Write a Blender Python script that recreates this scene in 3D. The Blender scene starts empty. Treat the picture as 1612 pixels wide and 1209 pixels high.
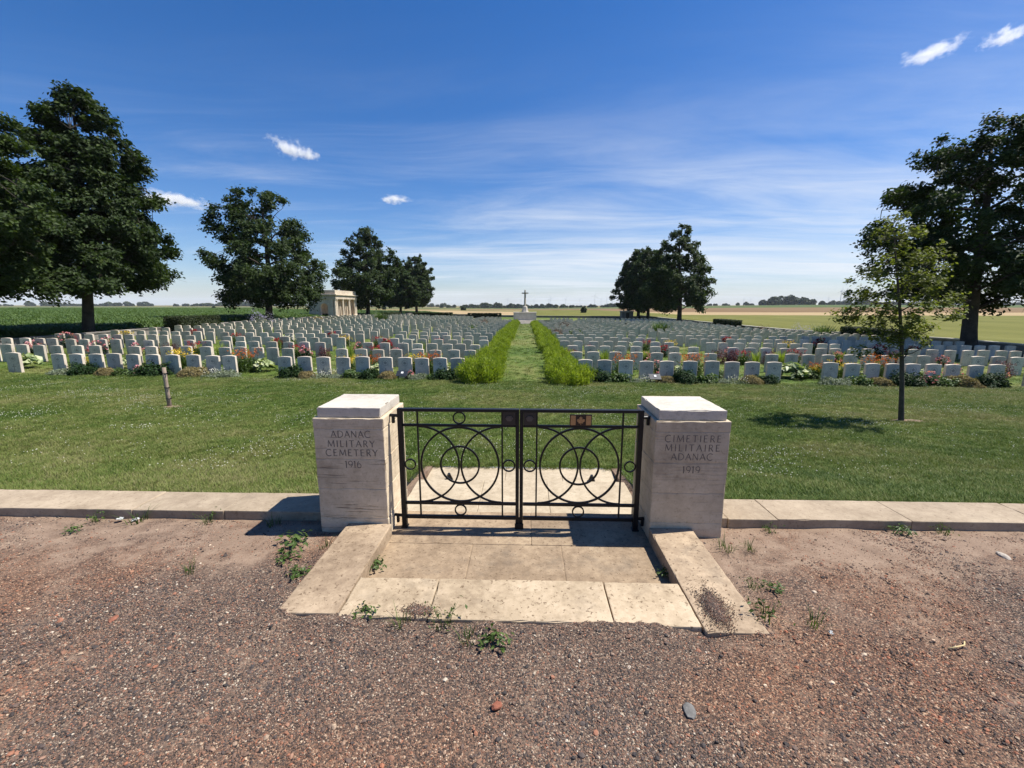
import bpy, bmesh, math, random
import numpy as np
from mathutils import Vector, Matrix, Euler, noise as mnoise

scene = bpy.context.scene
COL = scene.collection
random.seed(7)
R = np.random.default_rng(11)

# ------------------------------------------------------------------ camera
F_PX = 680.0
CAM = np.array([0.040, -3.360, 1.85])
YAW, PITCH, ROLL = -0.02989, 0.18120, 0.00085
def cam_basis():
    f = np.array([math.sin(YAW)*math.cos(PITCH), math.cos(YAW)*math.cos(PITCH), -math.sin(PITCH)])
    r = np.array([math.cos(YAW), -math.sin(YAW), 0.0])
    u = np.cross(r, f)
    return (r*math.cos(ROLL)+u*math.sin(ROLL), -r*math.sin(ROLL)+u*math.cos(ROLL), f)
_r, _u, _f = cam_basis()
cd = bpy.data.cameras.new('camera')
cam = bpy.data.objects.new('camera', cd); COL.objects.link(cam)
cd.sensor_width = 36.0; cd.lens = 36.0*F_PX/1612.0
cd.clip_start = 0.05; cd.clip_end = 60000.0
M = Matrix(((_r[0], _u[0], -_f[0], CAM[0]), (_r[1], _u[1], -_f[1], CAM[1]), (_r[2], _u[2], -_f[2], CAM[2]), (0, 0, 0, 1)))
cam.matrix_world = M
scene.camera = cam

# ------------------------------------------------------------------ world and sun
SHX, SHY = -0.61, -0.115                 # shadow of a one metre post
sun_dir = Vector((-SHX, -SHY, 1.0)).normalized()
ELEV = math.asin(sun_dir.z)
AZ = math.atan2(sun_dir.x, sun_dir.y)   # clockwise from +Y
world = bpy.data.worlds.new('World'); scene.world = world
world.use_nodes = True
nt = world.node_tree; nt.nodes.clear()
def N(nt, t, **kw):
    n = nt.nodes.new(t)
    for k, v in kw.items(): setattr(n, k, v)
    return n
def mth(nt, op, a, b=None, c=None, clamp=False):
    n = nt.nodes.new('ShaderNodeMath'); n.operation = op; n.use_clamp = clamp
    for i, v in enumerate((a, b, c)):
        if v is None: continue
        if isinstance(v, (int, float)): n.inputs[i].default_value = v
        else: nt.links.new(v, n.inputs[i])
    return n.outputs[0]
def mixc(nt, fac, a, b, mode='MIX'):
    n = nt.nodes.new('ShaderNodeMix'); n.data_type = 'RGBA'; n.blend_type = mode
    for i, v in ((0, fac), (6, a), (7, b)):
        if isinstance(v, (int, float)): n.inputs[i].default_value = v
        elif isinstance(v, tuple): n.inputs[i].default_value = (v[0], v[1], v[2], 1)
        else: nt.links.new(v, n.inputs[i])
    return n.outputs[2]
def mrange(nt, v, a, b, c=0.0, d=1.0, smooth=True):
    n = nt.nodes.new('ShaderNodeMapRange')
    n.interpolation_type = 'SMOOTHSTEP' if smooth else 'LINEAR'
    nt.links.new(v, n.inputs[0])
    for i, x in enumerate((a, b, c, d)): n.inputs[i+1].default_value = x
    return n.outputs[0]
def noise_tex(nt, vec, scale, detail=4, rough=0.55, dist=0.0):
    n = nt.nodes.new('ShaderNodeTexNoise')
    if vec is not None: nt.links.new(vec, n.inputs['Vector'])
    n.inputs['Scale'].default_value = scale; n.inputs['Detail'].default_value = detail
    n.inputs['Roughness'].default_value = rough; n.inputs['Distortion'].default_value = dist
    return n.outputs[0]
def mapping(nt, vec, loc=(0, 0, 0), rot=(0, 0, 0), scale=(1, 1, 1)):
    n = nt.nodes.new('ShaderNodeMapping')
    nt.links.new(vec, n.inputs[0])
    n.inputs[1].default_value = loc; n.inputs[2].default_value = rot; n.inputs[3].default_value = scale
    return n.outputs[0]

sky = N(nt, 'ShaderNodeTexSky', sky_type='NISHITA', sun_disc=False)
sky.sun_elevation = ELEV; sky.sun_rotation = AZ
sky.altitude = 50; sky.air_density = 1.0; sky.dust_density = 0.35; sky.ozone_density = 3.0
tc = N(nt, 'ShaderNodeTexCoord')
sep = N(nt, 'ShaderNodeSeparateXYZ'); nt.links.new(tc.outputs['Generated'], sep.inputs[0])
zc = mth(nt, 'MAXIMUM', sep.outputs[2], 0.0)
den = mth(nt, 'ADD', zc, 0.06)
cmb = N(nt, 'ShaderNodeCombineXYZ')
nt.links.new(mth(nt, 'DIVIDE', sep.outputs[0], den), cmb.inputs[0])
nt.links.new(mth(nt, 'DIVIDE', sep.outputs[1], den), cmb.inputs[1])
plane = cmb.outputs[0]
# cirrus: a high sheet seen in perspective, streaks combed one way, thick in some places only
warp = noise_tex(nt, mapping(nt, plane, scale=(0.22, 0.22, 1)), 1.0, 3)
vm = N(nt, 'ShaderNodeVectorMath', operation='MULTIPLY_ADD')
nt.links.new(warp, vm.inputs[0]); vm.inputs[1].default_value = (1.4, 1.4, 0); nt.links.new(plane, vm.inputs[2])
streak = noise_tex(nt, mapping(nt, vm.outputs[0], loc=(1.3, 0.4, 0), rot=(0, 0, 0.72), scale=(0.24, 0.70, 1)), 1.0, 9, 0.60, 0.6)
fine = noise_tex(nt, mapping(nt, vm.outputs[0], rot=(0, 0, 1.15), scale=(0.40, 1.5, 1)), 1.0, 9, 0.64, 0.9)
sheet = noise_tex(nt, mapping(nt, plane, loc=(0.9, 2.2, 0), rot=(0, 0, -0.25), scale=(0.11, 0.16, 1)), 1.0, 2, 0.5)
cov = mth(nt, 'ADD', mth(nt, 'MULTIPLY', streak, 0.50), mth(nt, 'MULTIPLY', fine, 0.50))
cov = mth(nt, 'ADD', cov, mth(nt, 'MULTIPLY', mth(nt, 'SUBTRACT', sheet, 0.5), 1.1))
cov = mrange(nt, cov, 0.38, 0.82)
low = mrange(nt, zc, 0.52, 0.08)         # thin veils only toward the horizon where one looks through more of the sheet
cov = mth(nt, 'MULTIPLY', mth(nt, 'MULTIPLY', cov, low), 0.88)
hs = N(nt, 'ShaderNodeHueSaturation'); hs.inputs['Saturation'].default_value = 1.36; nt.links.new(sky.outputs[0], hs.inputs['Color'])
skycol = mixc(nt, 1.0, hs.outputs[0], (0.96, 0.99, 1.21), 'MULTIPLY')
col = mixc(nt, cov, skycol, (8.2, 8.6, 9.2))
bg = N(nt, 'ShaderNodeBackground'); bg.inputs[1].default_value = 0.067
nt.links.new(col, bg.inputs[0])
wo = N(nt, 'ShaderNodeOutputWorld'); nt.links.new(bg.outputs[0], wo.inputs[0])

sl = bpy.data.lights.new('sun', 'SUN'); sl.energy = 5.0; sl.angle = math.radians(0.53); sl.color = (1.0, 0.955, 0.88)
so = bpy.data.objects.new('sun', sl); COL.objects.link(so)
so.rotation_euler = (-sun_dir).to_track_quat('-Z', 'Y').to_euler()
so.location = sun_dir*50

vs = scene.view_settings
vs.view_transform = 'Standard'; vs.look = 'None'; vs.exposure = 0.70; vs.gamma = 1.0; vs.use_curve_mapping = False
scene.render.engine = 'CYCLES'
cy = scene.cycles
cy.max_bounces = 6; cy.diffuse_bounces = 3; cy.glossy_bounces = 2; cy.transmission_bounces = 4
cy.transparent_max_bounces = 8; cy.volume_bounces = 3
cy.use_denoising = True; cy.caustics_reflective = False; cy.caustics_refractive = False
cy.use_adaptive_sampling = True; cy.adaptive_threshold = 0.01

# ------------------------------------------------------------------ small tools
def ray(u, v):
    return _f + _r*(u-806)/F_PX + _u*(604.5-v)/F_PX
def at_y(u, v, y):
    d = ray(u, v); t = (y-CAM[1])/d[1]; return CAM+d*t
def x_at(u, D):
    """lateral position of picture column u at a distance D in front of the camera, on the horizon row"""
    d = ray(u, 480.0); return CAM[0]+d[0]/d[1]*D
def tag(o, label=None, cat=None, group=None, kind=None):
    if label: o['label'] = label
    if cat: o['category'] = cat
    if group: o['group'] = group
    if kind: o['kind'] = kind
    return o
def link(name, me, mat=None, parent=None, loc=None, rz=None):
    if mat is not None:
        for m in (mat if isinstance(mat, (list, tuple)) else [mat]):
            if len(me.materials) < (len(mat) if isinstance(mat, (list, tuple)) else 1): me.materials.append(m)
    o = bpy.data.objects.new(name, me); COL.objects.link(o)
    if parent is not None: o.parent = parent
    if loc is not None: o.location = loc
    if rz is not None: o.rotation_euler = (0, 0, rz)
    return o
def empty(name, loc=(0, 0, 0), rz=0.0):
    o = bpy.data.objects.new(name, None); COL.objects.link(o); o.location = loc; o.rotation_euler = (0, 0, rz)
    o.empty_display_size = 0.1
    return o
def copy_obj(o, parent=None, loc=None, rz=None, scale=None):
    c = o.copy(); COL.objects.link(c); c.parent = parent
    if loc is not None: c.location = loc
    if rz is not None: c.rotation_euler = (c.rotation_euler[0], c.rotation_euler[1], rz)
    if scale is not None: c.scale = scale
    return c
def mesh_np(name, verts, faces, smooth=False, attr=None, mats=None):
    """verts (n,3); faces (m,k) int array of one polygon size, or a list of such arrays"""
    me = bpy.data.meshes.new(name)
    verts = np.asarray(verts, np.float32)
    fl = faces if isinstance(faces, list) else [faces]
    fl = [np.asarray(f, np.int32) for f in fl if len(f)]
    loops = np.concatenate([f.ravel() for f in fl])
    sizes = np.concatenate([np.full(len(f), f.shape[1], np.int32) for f in fl])
    starts = np.concatenate([[0], np.cumsum(sizes)[:-1]]).astype(np.int32)
    me.vertices.add(len(verts)); me.vertices.foreach_set('co', verts.ravel())
    me.loops.add(len(loops)); me.loops.foreach_set('vertex_index', loops)
    me.polygons.add(len(sizes)); me.polygons.foreach_set('loop_start', starts)
    if mats is not None: me.polygons.foreach_set('material_index', np.asarray(mats, np.int32))
    me.update(calc_edges=True)
    me.polygons.foreach_set('use_smooth', np.full(len(sizes), smooth, bool))
    if attr is not None:
        for k, a in attr.items():
            at = me.attributes.new(k, 'FLOAT', 'POINT'); at.data.foreach_set('value', np.asarray(a, np.float32))
    me.validate()
    return me

class MB:
    """collects polygons for one mesh"""
    def __init__(self): self.v = []; self.f = []
    def add(self, verts, faces):
        b = len(self.v); self.v += [tuple(map(float, p)) for p in verts]; self.f += [tuple(i+b for i in f) for f in faces]
    def box(self, x0, x1, y0, y1, z0, z1, bev=0.0):
        if bev <= 0:
            self.add([(x0, y0, z0), (x1, y0, z0), (x1, y1, z0), (x0, y1, z0), (x0, y0, z1), (x1, y0, z1), (x1, y1, z1), (x0, y1, z1)],
                     [(0, 3, 2, 1), (4, 5, 6, 7), (0, 1, 5, 4), (1, 2, 6, 5), (2, 3, 7, 6), (3, 0, 4, 7)])
            return
        b = bev
        bm = bmesh.new(); bmesh.ops.create_cube(bm, size=1.0)
        for vv in bm.verts:
            vv.co = Vector((x0 if vv.co.x < 0 else x1, y0 if vv.co.y < 0 else y1, z0 if vv.co.z < 0 else z1))
        bmesh.ops.bevel(bm, geom=bm.edges[:], offset=b, segments=2, affect='EDGES', profile=0.5)
        bm.verts.index_update()
        self.add([v.co[:] for v in bm.verts], [tuple(v.index for v in f.verts) for f in bm.faces]); bm.free()
    def tube(self, pts, rad, n=6, caps=True):
        pts = [Vector(p) for p in pts]
        if not hasattr(rad, '__len__'): rad = [rad]*len(pts)
        b = len(self.v); up = Vector((0, 0, 1)); last = None
        for i, p in enumerate(pts):
            t = (pts[min(i+1, len(pts)-1)]-pts[max(i-1, 0)]).normalized()
            a = t.cross(up) if last is None else last-t*last.dot(t)
            if a.length < 1e-4: a = t.cross(Vector((1, 0, 0)))
            a.normalize(); last = a; c = t.cross(a)
            for k in range(n):
                an = 2*math.pi*k/n
                self.v.append(tuple(p+(a*math.cos(an)+c*math.sin(an))*rad[i]))
        for i in range(len(pts)-1):
            for k in range(n):
                k2 = (k+1) % n
                self.f.append((b+i*n+k, b+i*n+k2, b+(i+1)*n+k2, b+(i+1)*n+k))
        if caps:
            self.f.append(tuple(b+k for k in range(n))[::-1]); e = b+(len(pts)-1)*n
            self.f.append(tuple(e+k for k in range(n)))
    def ring_bar(self, c, r, w, y0, y1, a0=0.0, a1=2*math.pi, n=48):
        """flat bar bent in the xz plane: radial width w, depth y0..y1"""
        full = abs(a1-a0-2*math.pi) < 1e-6
        m = n if full else n+1; b = len(self.v)
        for i in range(m):
            a = a0+(a1-a0)*i/n
            for rr, yy in ((r-w/2, y0), (r+w/2, y0), (r+w/2, y1), (r-w/2, y1)):
                self.v.append((c[0]+rr*math.cos(a), yy, c[1]+rr*math.sin(a)))
        for i in range(n):
            p, q = b+4*i, b+4*((i+1) % m)
            for k in range(4):
                k2 = (k+1) % 4
                self.f.append((p+k, q+k, q+k2, p+k2))
        if not full:
            self.f.append((b, b+1, b+2, b+3)); e = b+4*(m-1); self.f.append((e+3, e+2, e+1, e))
    def prism(self, poly, y0, y1):
        """polygon in xz extruded along y"""
        n = len(poly)
        self.add([(x, y0, z) for x, z in poly]+[(x, y1, z) for x, z in poly],
                 [tuple(range(n)), tuple(range(2*n-1, n-1, -1))]+[(i+n, (i+1) % n+n, (i+1) % n, i) for i in range(n)])
    def mesh(self, name, smooth=False):
        me = bpy.data.meshes.new(name); me.from_pydata(self.v, [], self.f); me.update()
        bm = bmesh.new(); bm.from_mesh(me); bmesh.ops.recalc_face_normals(bm, faces=bm.faces[:]); bm.to_mesh(me); bm.free()
        if smooth:
            me.polygons.foreach_set('use_smooth', np.ones(len(me.polygons), bool))
        return me
    def build(self, name, mat, parent=None, smooth=False, loc=None, rz=None):
        return link(name, self.mesh(name, smooth), mat, parent, loc, rz)

def fbm(x, y, z=0.0, oct=3):
    return mnoise.fractal(Vector((x, y, z)), 0.9, 2.0, oct)

# ------------------------------------------------------------------ materials
def newmat(name):
    m = bpy.data.materials.new(name); m.use_nodes = True
    nt = m.node_tree; nt.nodes.clear()
    out = nt.nodes.new('ShaderNodeOutputMaterial'); b = nt.nodes.new('ShaderNodeBsdfPrincipled')
    nt.links.new(b.outputs[0], out.inputs[0])
    return m, nt, b
def ramp(nt, fac, cols):
    n = nt.nodes.new('ShaderNodeValToRGB')
    el = n.color_ramp.elements
    while len(el) < len(cols): el.new(0.5)
    for e, (p, c) in zip(el, cols): e.position = p; e.color = (c[0], c[1], c[2], 1)
    nt.links.new(fac, n.inputs[0]); return n.outputs[0]
def bump(nt, b, h, strength, dist):
    n = nt.nodes.new('ShaderNodeBump'); n.inputs['Strength'].default_value = strength; n.inputs['Distance'].default_value = dist
    nt.links.new(h, n.inputs['Height']); nt.links.new(n.outputs[0], b.inputs['Normal']); return n
def wpos(nt):
    return nt.nodes.new('ShaderNodeNewGeometry').outputs['Position']
def opos(nt):
    return nt.nodes.new('ShaderNodeTexCoord').outputs['Object']
def orand(nt):
    return nt.nodes.new('ShaderNodeObjectInfo').outputs['Random']

def stone_mat(name, light, mid, dark, band=0.0, spots=0.5, vary=0.08, scale=1.0, rough=0.85, moss=0.0):
    m, nt, b = newmat(name)
    P = wpos(nt)
    big = noise_tex(nt, P, 2.2*scale, 5, 0.6)
    med = noise_tex(nt, P, 15*scale, 8, 0.74)
    fin = noise_tex(nt, P, 90*scale, 4, 0.6)
    c = ramp(nt, mth(nt, 'ADD', mth(nt, 'MULTIPLY', big, 0.5), mth(nt, 'MULTIPLY', med, 0.5)), [(0.37, dark), (0.5, mid), (0.61, light)])
    h = mth(nt, 'ADD', mth(nt, 'MULTIPLY', med, 0.5), mth(nt, 'MULTIPLY', fin, 0.35))
    if band > 0:
        wv = mapping(nt, P, scale=(1.3, 1.3, 26))
        st = noise_tex(nt, wv, 1.6, 6, 0.65, 0.7)
        st2 = noise_tex(nt, mapping(nt, P, scale=(3.0, 3.0, 60)), 1.0, 4, 0.6, 0.4)
        where = mrange(nt, noise_tex(nt, mapping(nt, P, loc=(3, 1, 5), scale=(0.8, 0.8, 3.0)), 1.5, 3), 0.42, 0.60)
        s = mth(nt, 'MULTIPLY', mrange(nt, st, 0.54, 0.66), where)
        s = mth(nt, 'MAXIMUM', s, mth(nt, 'MULTIPLY', mrange(nt, st2, 0.60, 0.70), 0.7))
        c = mixc(nt, mth(nt, 'MULTIPLY', s, band), c, (dark[0]*0.30, dark[1]*0.29, dark[2]*0.28))
        h = mth(nt, 'SUBTRACT', h, mth(nt, 'MULTIPLY', s, 0.5))
    if spots > 0:
        sp = mrange(nt, noise_tex(nt, P, 42*scale, 5, 0.6, 0.3), 0.585, 0.66)
        c = mixc(nt, mth(nt, 'MULTIPLY', sp, spots), c, (dark[0]*0.55, dark[1]*0.5, dark[2]*0.45))
    if moss > 0:
        mo = mrange(nt, noise_tex(nt, mapping(nt, P, loc=(7, 2, 1)), 3.0, 6, 0.7), 0.50, 0.72)
        c = mixc(nt, mth(nt, 'MULTIPLY', mo, moss), c, (0.13, 0.105, 0.08))
    rnd = mth(nt, 'MULTIPLY_ADD', orand(nt), vary*2, 1.0-vary)
    vv = N(nt, 'ShaderNodeCombineColor'); 
    for i in range(3): nt.links.new(rnd, vv.inputs[i])
    c = mixc(nt, 1.0, c, vv.outputs[0], 'MULTIPLY')
    nt.links.new(c, b.inputs['Base Color']); b.inputs['Roughness'].default_value = rough
    b.inputs['Specular IOR Level'].default_value = 0.25
    bump(nt, b, h, 0.55, 0.006/scale)
    return m

def leaf_mat(name, c0, c1, c2, trans=0.35, rough=0.55, spec=0.35, attr='v'):
    m, nt, b = newmat(name)
    at = N(nt, 'ShaderNodeAttribute', attribute_name=attr)
    r = orand(nt)
    f = mth(nt, 'ADD', mth(nt, 'MULTIPLY', at.outputs['Fac'], 0.85), mth(nt, 'MULTIPLY', r, 0.15))
    c = ramp(nt, f, [(0.0, c0), (0.5, c1), (1.0, c2)])
    nt.links.new(c, b.inputs['Base Color']); b.inputs['Roughness'].default_value = rough
    b.inputs['Specular IOR Level'].default_value = spec
    tr = N(nt, 'ShaderNodeBsdfTranslucent')
    nt.links.new(mixc(nt, 1.0, c, (1.15, 1.25, 0.55), 'MULTIPLY'), tr.inputs[0])
    mx = N(nt, 'ShaderNodeMixShader'); mx.inputs[0].default_value = trans
    nt.links.new(b.outputs[0], mx.inputs[1]); nt.links.new(tr.outputs[0], mx.inputs[2])
    nt.links.new(mx.outputs[0], nt.nodes['Material Output'].inputs[0])
    return m
def plain_mat(name, c, rough=0.6, spec=0.3, metal=0.0, var=0.0, nscale=30.0, bmp=0.0):
    m, nt, b = newmat(name)
    if var > 0:
        P = opos(nt); n = noise_tex(nt, P, nscale, 5, 0.6)
        cc = ramp(nt, n, [(0.3, tuple(x*(1-var) for x in c)), (0.7, tuple(min(1, x*(1+var)) for x in c))])
        nt.links.new(cc, b.inputs['Base Color'])
        if bmp > 0: bump(nt, b, n, bmp, 0.004)
    else: b.inputs['Base Color'].default_value = (c[0], c[1], c[2], 1)
    b.inputs['Roughness'].default_value = rough; b.inputs['Specular IOR Level'].default_value = spec; b.inputs['Metallic'].default_value = metal
    return m

MAT = {}
MAT['pillar'] = stone_mat('pillar_stone', (0.67, 0.56, 0.405), (0.57, 0.465, 0.325), (0.43, 0.34, 0.23), band=0.75, spots=0.25, vary=0.05, moss=0.25)
MAT['pillar_plain'] = stone_mat('pillar_stone_even', (0.60, 0.50, 0.36), (0.52, 0.425, 0.30), (0.40, 0.32, 0.22), band=0.2, spots=0.3, vary=0.05, moss=0.25)
MAT['cap'] = stone_mat('cap_stone', (0.56, 0.505, 0.425), (0.51, 0.46, 0.385), (0.40, 0.355, 0.29), band=0.18, spots=0.3, vary=0.03)
MAT['slab'] = stone_mat('slab_stone', (0.42, 0.32, 0.215), (0.31, 0.23, 0.152), (0.20, 0.142, 0.092), spots=0.8, vary=0.05, moss=0.45)
MAT['threshold'] = stone_mat('threshold_stone', (0.50, 0.395, 0.27), (0.40, 0.31, 0.205), (0.26, 0.195, 0.125), spots=0.85, vary=0.05, moss=0.35)
MAT['landing'] = stone_mat('landing_stone', (0.36, 0.27, 0.175), (0.265, 0.193, 0.124), (0.17, 0.12, 0.076), spots=0.8, vary=0.05, moss=0.5)
MAT['kerb'] = stone_mat('kerb_stone', (0.40, 0.32, 0.225), (0.33, 0.26, 0.18), (0.25, 0.192, 0.13), spots=0.5, vary=0.06, moss=0.25)
MAT['step'] = stone_mat('step_stone', (0.50, 0.415, 0.295), (0.42, 0.345, 0.24), (0.32, 0.255, 0.17), spots=0.4, vary=0.05, moss=0.2)
MAT['head'] = stone_mat('headstone_stone', (0.70, 0.60, 0.48), (0.61, 0.525, 0.42), (0.45, 0.385, 0.305), spots=0.25, vary=0.15, scale=1.0, moss=0.30)
MAT['badge'] = stone_mat('badge_stone', (0.43, 0.37, 0.30), (0.37, 0.32, 0.26), (0.30, 0.26, 0.21), spots=0.0, vary=0.08)
MAT['monument'] = stone_mat('monument_stone', (0.58, 0.53, 0.445), (0.50, 0.455, 0.38), (0.39, 0.35, 0.29), spots=0.15, vary=0.05, moss=0.15, scale=0.4)
MAT['wall'] = stone_mat('wall_stone', (0.26, 0.235, 0.205), (0.19, 0.17, 0.15), (0.12, 0.11, 0.10), spots=0.3, vary=0.1, scale=0.6)
MAT['iron'] = plain_mat('gate_paint', (0.008, 0.008, 0.009), 0.42, 0.32, 0.0, 0.25, 40.0, 0.05)
MAT['iron_boss'] = plain_mat('gate_boss', (0.075, 0.062, 0.056), 0.4, 0.5, 0.0, 0.2, 60.0, 0.1)
MAT['iron_plate'] = plain_mat('gate_plate', (0.022, 0.018, 0.016), 0.45, 0.5, 0.0, 0.2, 60.0, 0.1)
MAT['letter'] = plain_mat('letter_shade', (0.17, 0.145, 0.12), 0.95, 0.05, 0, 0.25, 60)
MAT['bronze'] = plain_mat('bronze_dark', (0.045, 0.026, 0.018), 0.5, 0.4, 0.3, 0.2, 60)
MAT['bronze_light'] = plain_mat('bronze_light', (0.42, 0.24, 0.11), 0.45, 0.4, 0.35, 0.2, 60)
MAT['bark'] = stone_mat('bark', (0.075, 0.062, 0.05), (0.05, 0.042, 0.034), (0.028, 0.023, 0.019), band=0.0, spots=0.0, vary=0.1, scale=1.2, rough=0.95)
MAT['bark_young'] = stone_mat('bark_young', (0.10, 0.085, 0.07), (0.07, 0.06, 0.05), (0.045, 0.038, 0.03), spots=0.2, vary=0.05, rough=0.9)
MAT['stake'] = stone_mat('stake_wood', (0.38, 0.30, 0.23), (0.29, 0.225, 0.17), (0.2, 0.15, 0.115), spots=0.2, vary=0.05, scale=2.0, rough=0.9)
MAT['leaf_tree'] = leaf_mat('leaf_tree', (0.013, 0.025, 0.007), (0.034, 0.058, 0.013), (0.080, 0.108, 0.026), 0.30, 0.6, 0.18)
MAT['leaf_sap'] = leaf_mat('leaf_sapling', (0.075, 0.092, 0.020), (0.145, 0.165, 0.036), (0.23, 0.24, 0.062), 0.45, 0.55, 0.2)
MAT['leaf_hedge'] = leaf_mat('leaf_hedge', (0.085, 0.125, 0.013), (0.22, 0.285, 0.026), (0.40, 0.45, 0.06), 0.42, 0.55, 0.25)
MAT['leaf_dark'] = leaf_mat('leaf_dark', (0.008, 0.020, 0.005), (0.018, 0.042, 0.010), (0.038, 0.078, 0.018), 0.2, 0.55, 0.15)
MAT['leaf_mid'] = leaf_mat('leaf_mid', (0.035, 0.062, 0.014), (0.065, 0.11, 0.022), (0.11, 0.165, 0.035), 0.3, 0.5, 0.3)
MAT['leaf_lime'] = leaf_mat('leaf_lime', (0.16, 0.22, 0.03), (0.26, 0.33, 0.05), (0.38, 0.44, 0.09), 0.35, 0.5, 0.3)
MAT['leaf_clip'] = leaf_mat('leaf_clipped', (0.015, 0.025, 0.006), (0.035, 0.05, 0.012), (0.075, 0.09, 0.02), 0.2, 0.5, 0.3)
MAT['leaf_tan'] = leaf_mat('leaf_tan', (0.13, 0.10, 0.045), (0.22, 0.175, 0.08), (0.30, 0.25, 0.12), 0.2, 0.8, 0.1)
MAT['leaf_silver'] = leaf_mat('leaf_silver', (0.10, 0.125, 0.075), (0.17, 0.20, 0.13), (0.27, 0.30, 0.21), 0.2, 0.7, 0.2)
MAT['leaf_hosta'] = leaf_mat('leaf_hosta', (0.05, 0.10, 0.03), (0.30, 0.36, 0.15), (0.66, 0.66, 0.42), 0.25, 0.45, 0.35)
MAT['leaf_purple'] = leaf_mat('leaf_purple', (0.05, 0.012, 0.014), (0.10, 0.022, 0.026), (0.17, 0.04, 0.04), 0.3, 0.5, 0.3)
MAT['leaf_red'] = leaf_mat('leaf_brown_red', (0.07, 0.035, 0.022), (0.11, 0.055, 0.032), (0.17, 0.09, 0.05), 0.3, 0.6, 0.2)
MAT['crop'] = leaf_mat('leaf_crop', (0.040, 0.070, 0.018), (0.075, 0.125, 0.030), (0.13, 0.19, 0.05), 0.25, 0.5, 0.35)
MAT['far_wood'] = leaf_mat('leaf_far_wood', (0.018, 0.030, 0.014), (0.030, 0.048, 0.020), (0.05, 0.07, 0.028), 0.1, 0.7, 0.2)
MAT['fl_orange'] = leaf_mat('petal_orange', (0.27, 0.04, 0.012), (0.46, 0.10, 0.018), (0.64, 0.27, 0.03), 0.3, 0.6, 0.2)
MAT['fl_yellow'] = leaf_mat('petal_yellow', (0.50, 0.29, 0.015), (0.66, 0.44, 0.03), (0.76, 0.57, 0.09), 0.3, 0.6, 0.2)
MAT['fl_pink'] = leaf_mat('petal_pink', (0.50, 0.11, 0.15), (0.66, 0.25, 0.29), (0.78, 0.50, 0.52), 0.3, 0.6, 0.2)
MAT['fl_red'] = leaf_mat('petal_red', (0.22, 0.012, 0.016), (0.32, 0.022, 0.027), (0.44, 0.055, 0.055), 0.3, 0.6, 0.2)
MAT['fl_white'] = leaf_mat('petal_white', (0.66, 0.62, 0.52), (0.78, 0.75, 0.66), (0.85, 0.84, 0.78), 0.3, 0.6, 0.2)
MAT['fl_mauve'] = leaf_mat('petal_mauve', (0.22, 0.20, 0.34), (0.32, 0.29, 0.46), (0.44, 0.40, 0.56), 0.3, 0.6, 0.2)
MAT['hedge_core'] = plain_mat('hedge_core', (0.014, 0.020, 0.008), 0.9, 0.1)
MAT['turbine'] = plain_mat('turbine_white', (0.62, 0.64, 0.66), 0.5)
MAT['sign'] = plain_mat('sign_dark', (0.022, 0.027, 0.036), 0.45, 0.3)
MAT['white_paint'] = plain_mat('white_paint', (0.75, 0.75, 0.73), 0.6)
MAT['paper'] = plain_mat('paper_white', (0.5, 0.5, 0.48), 0.8, 0.2, 0, 0.1, 20)
MAT['straw'] = plain_mat('straw', (0.55, 0.43, 0.22), 0.8, 0.2, 0, 0.1, 20)

# ground materials -------------------------------------------------
def lawn_material():
    m, nt, b = newmat('lawn_grass'); P = wpos(nt)
    big = noise_tex(nt, P, 0.22, 4, 0.6, 0.4); med = noise_tex(nt, P, 1.6, 5, 0.65); fin = noise_tex(nt, P, 38, 5, 0.75)
    f = mth(nt, 'ADD', mth(nt, 'ADD', mth(nt, 'MULTIPLY', big, 0.45), mth(nt, 'MULTIPLY', med, 0.3)), mth(nt, 'MULTIPLY', fin, 0.3))
    c = ramp(nt, f, [(0.39, (0.036, 0.066, 0.010)), (0.49, (0.078, 0.122, 0.020)), (0.58, (0.147, 0.160, 0.045)), (0.69, (0.209, 0.181, 0.085))])
    nt.links.new(c, b.inputs['Base Color']); b.inputs['Roughness'].default_value = 0.85; b.inputs['Specular IOR Level'].default_value = 0.15
    bump(nt, b, fin, 0.7, 0.03); return m
def field_material(name, c0, c1, c2, sx, sy, scale=1.0):
    m, nt, b = newmat(name); P = wpos(nt)
    n1 = noise_tex(nt, mapping(nt, P, scale=(sx, sy, 1)), scale, 6, 0.65); n2 = noise_tex(nt, P, 0.9, 5, 0.7)
    c = ramp(nt, mth(nt, 'ADD', mth(nt, 'MULTIPLY', n1, 0.65), mth(nt, 'MULTIPLY', n2, 0.35)), [(0.34, c0), (0.5, c1), (0.66, c2)])
    nt.links.new(c, b.inputs['Base Color']); b.inputs['Roughness'].default_value = 0.95; b.inputs['Specular IOR Level'].default_value = 0.05
    bump(nt, b, n2, 0.6, 0.15); return m
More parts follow.
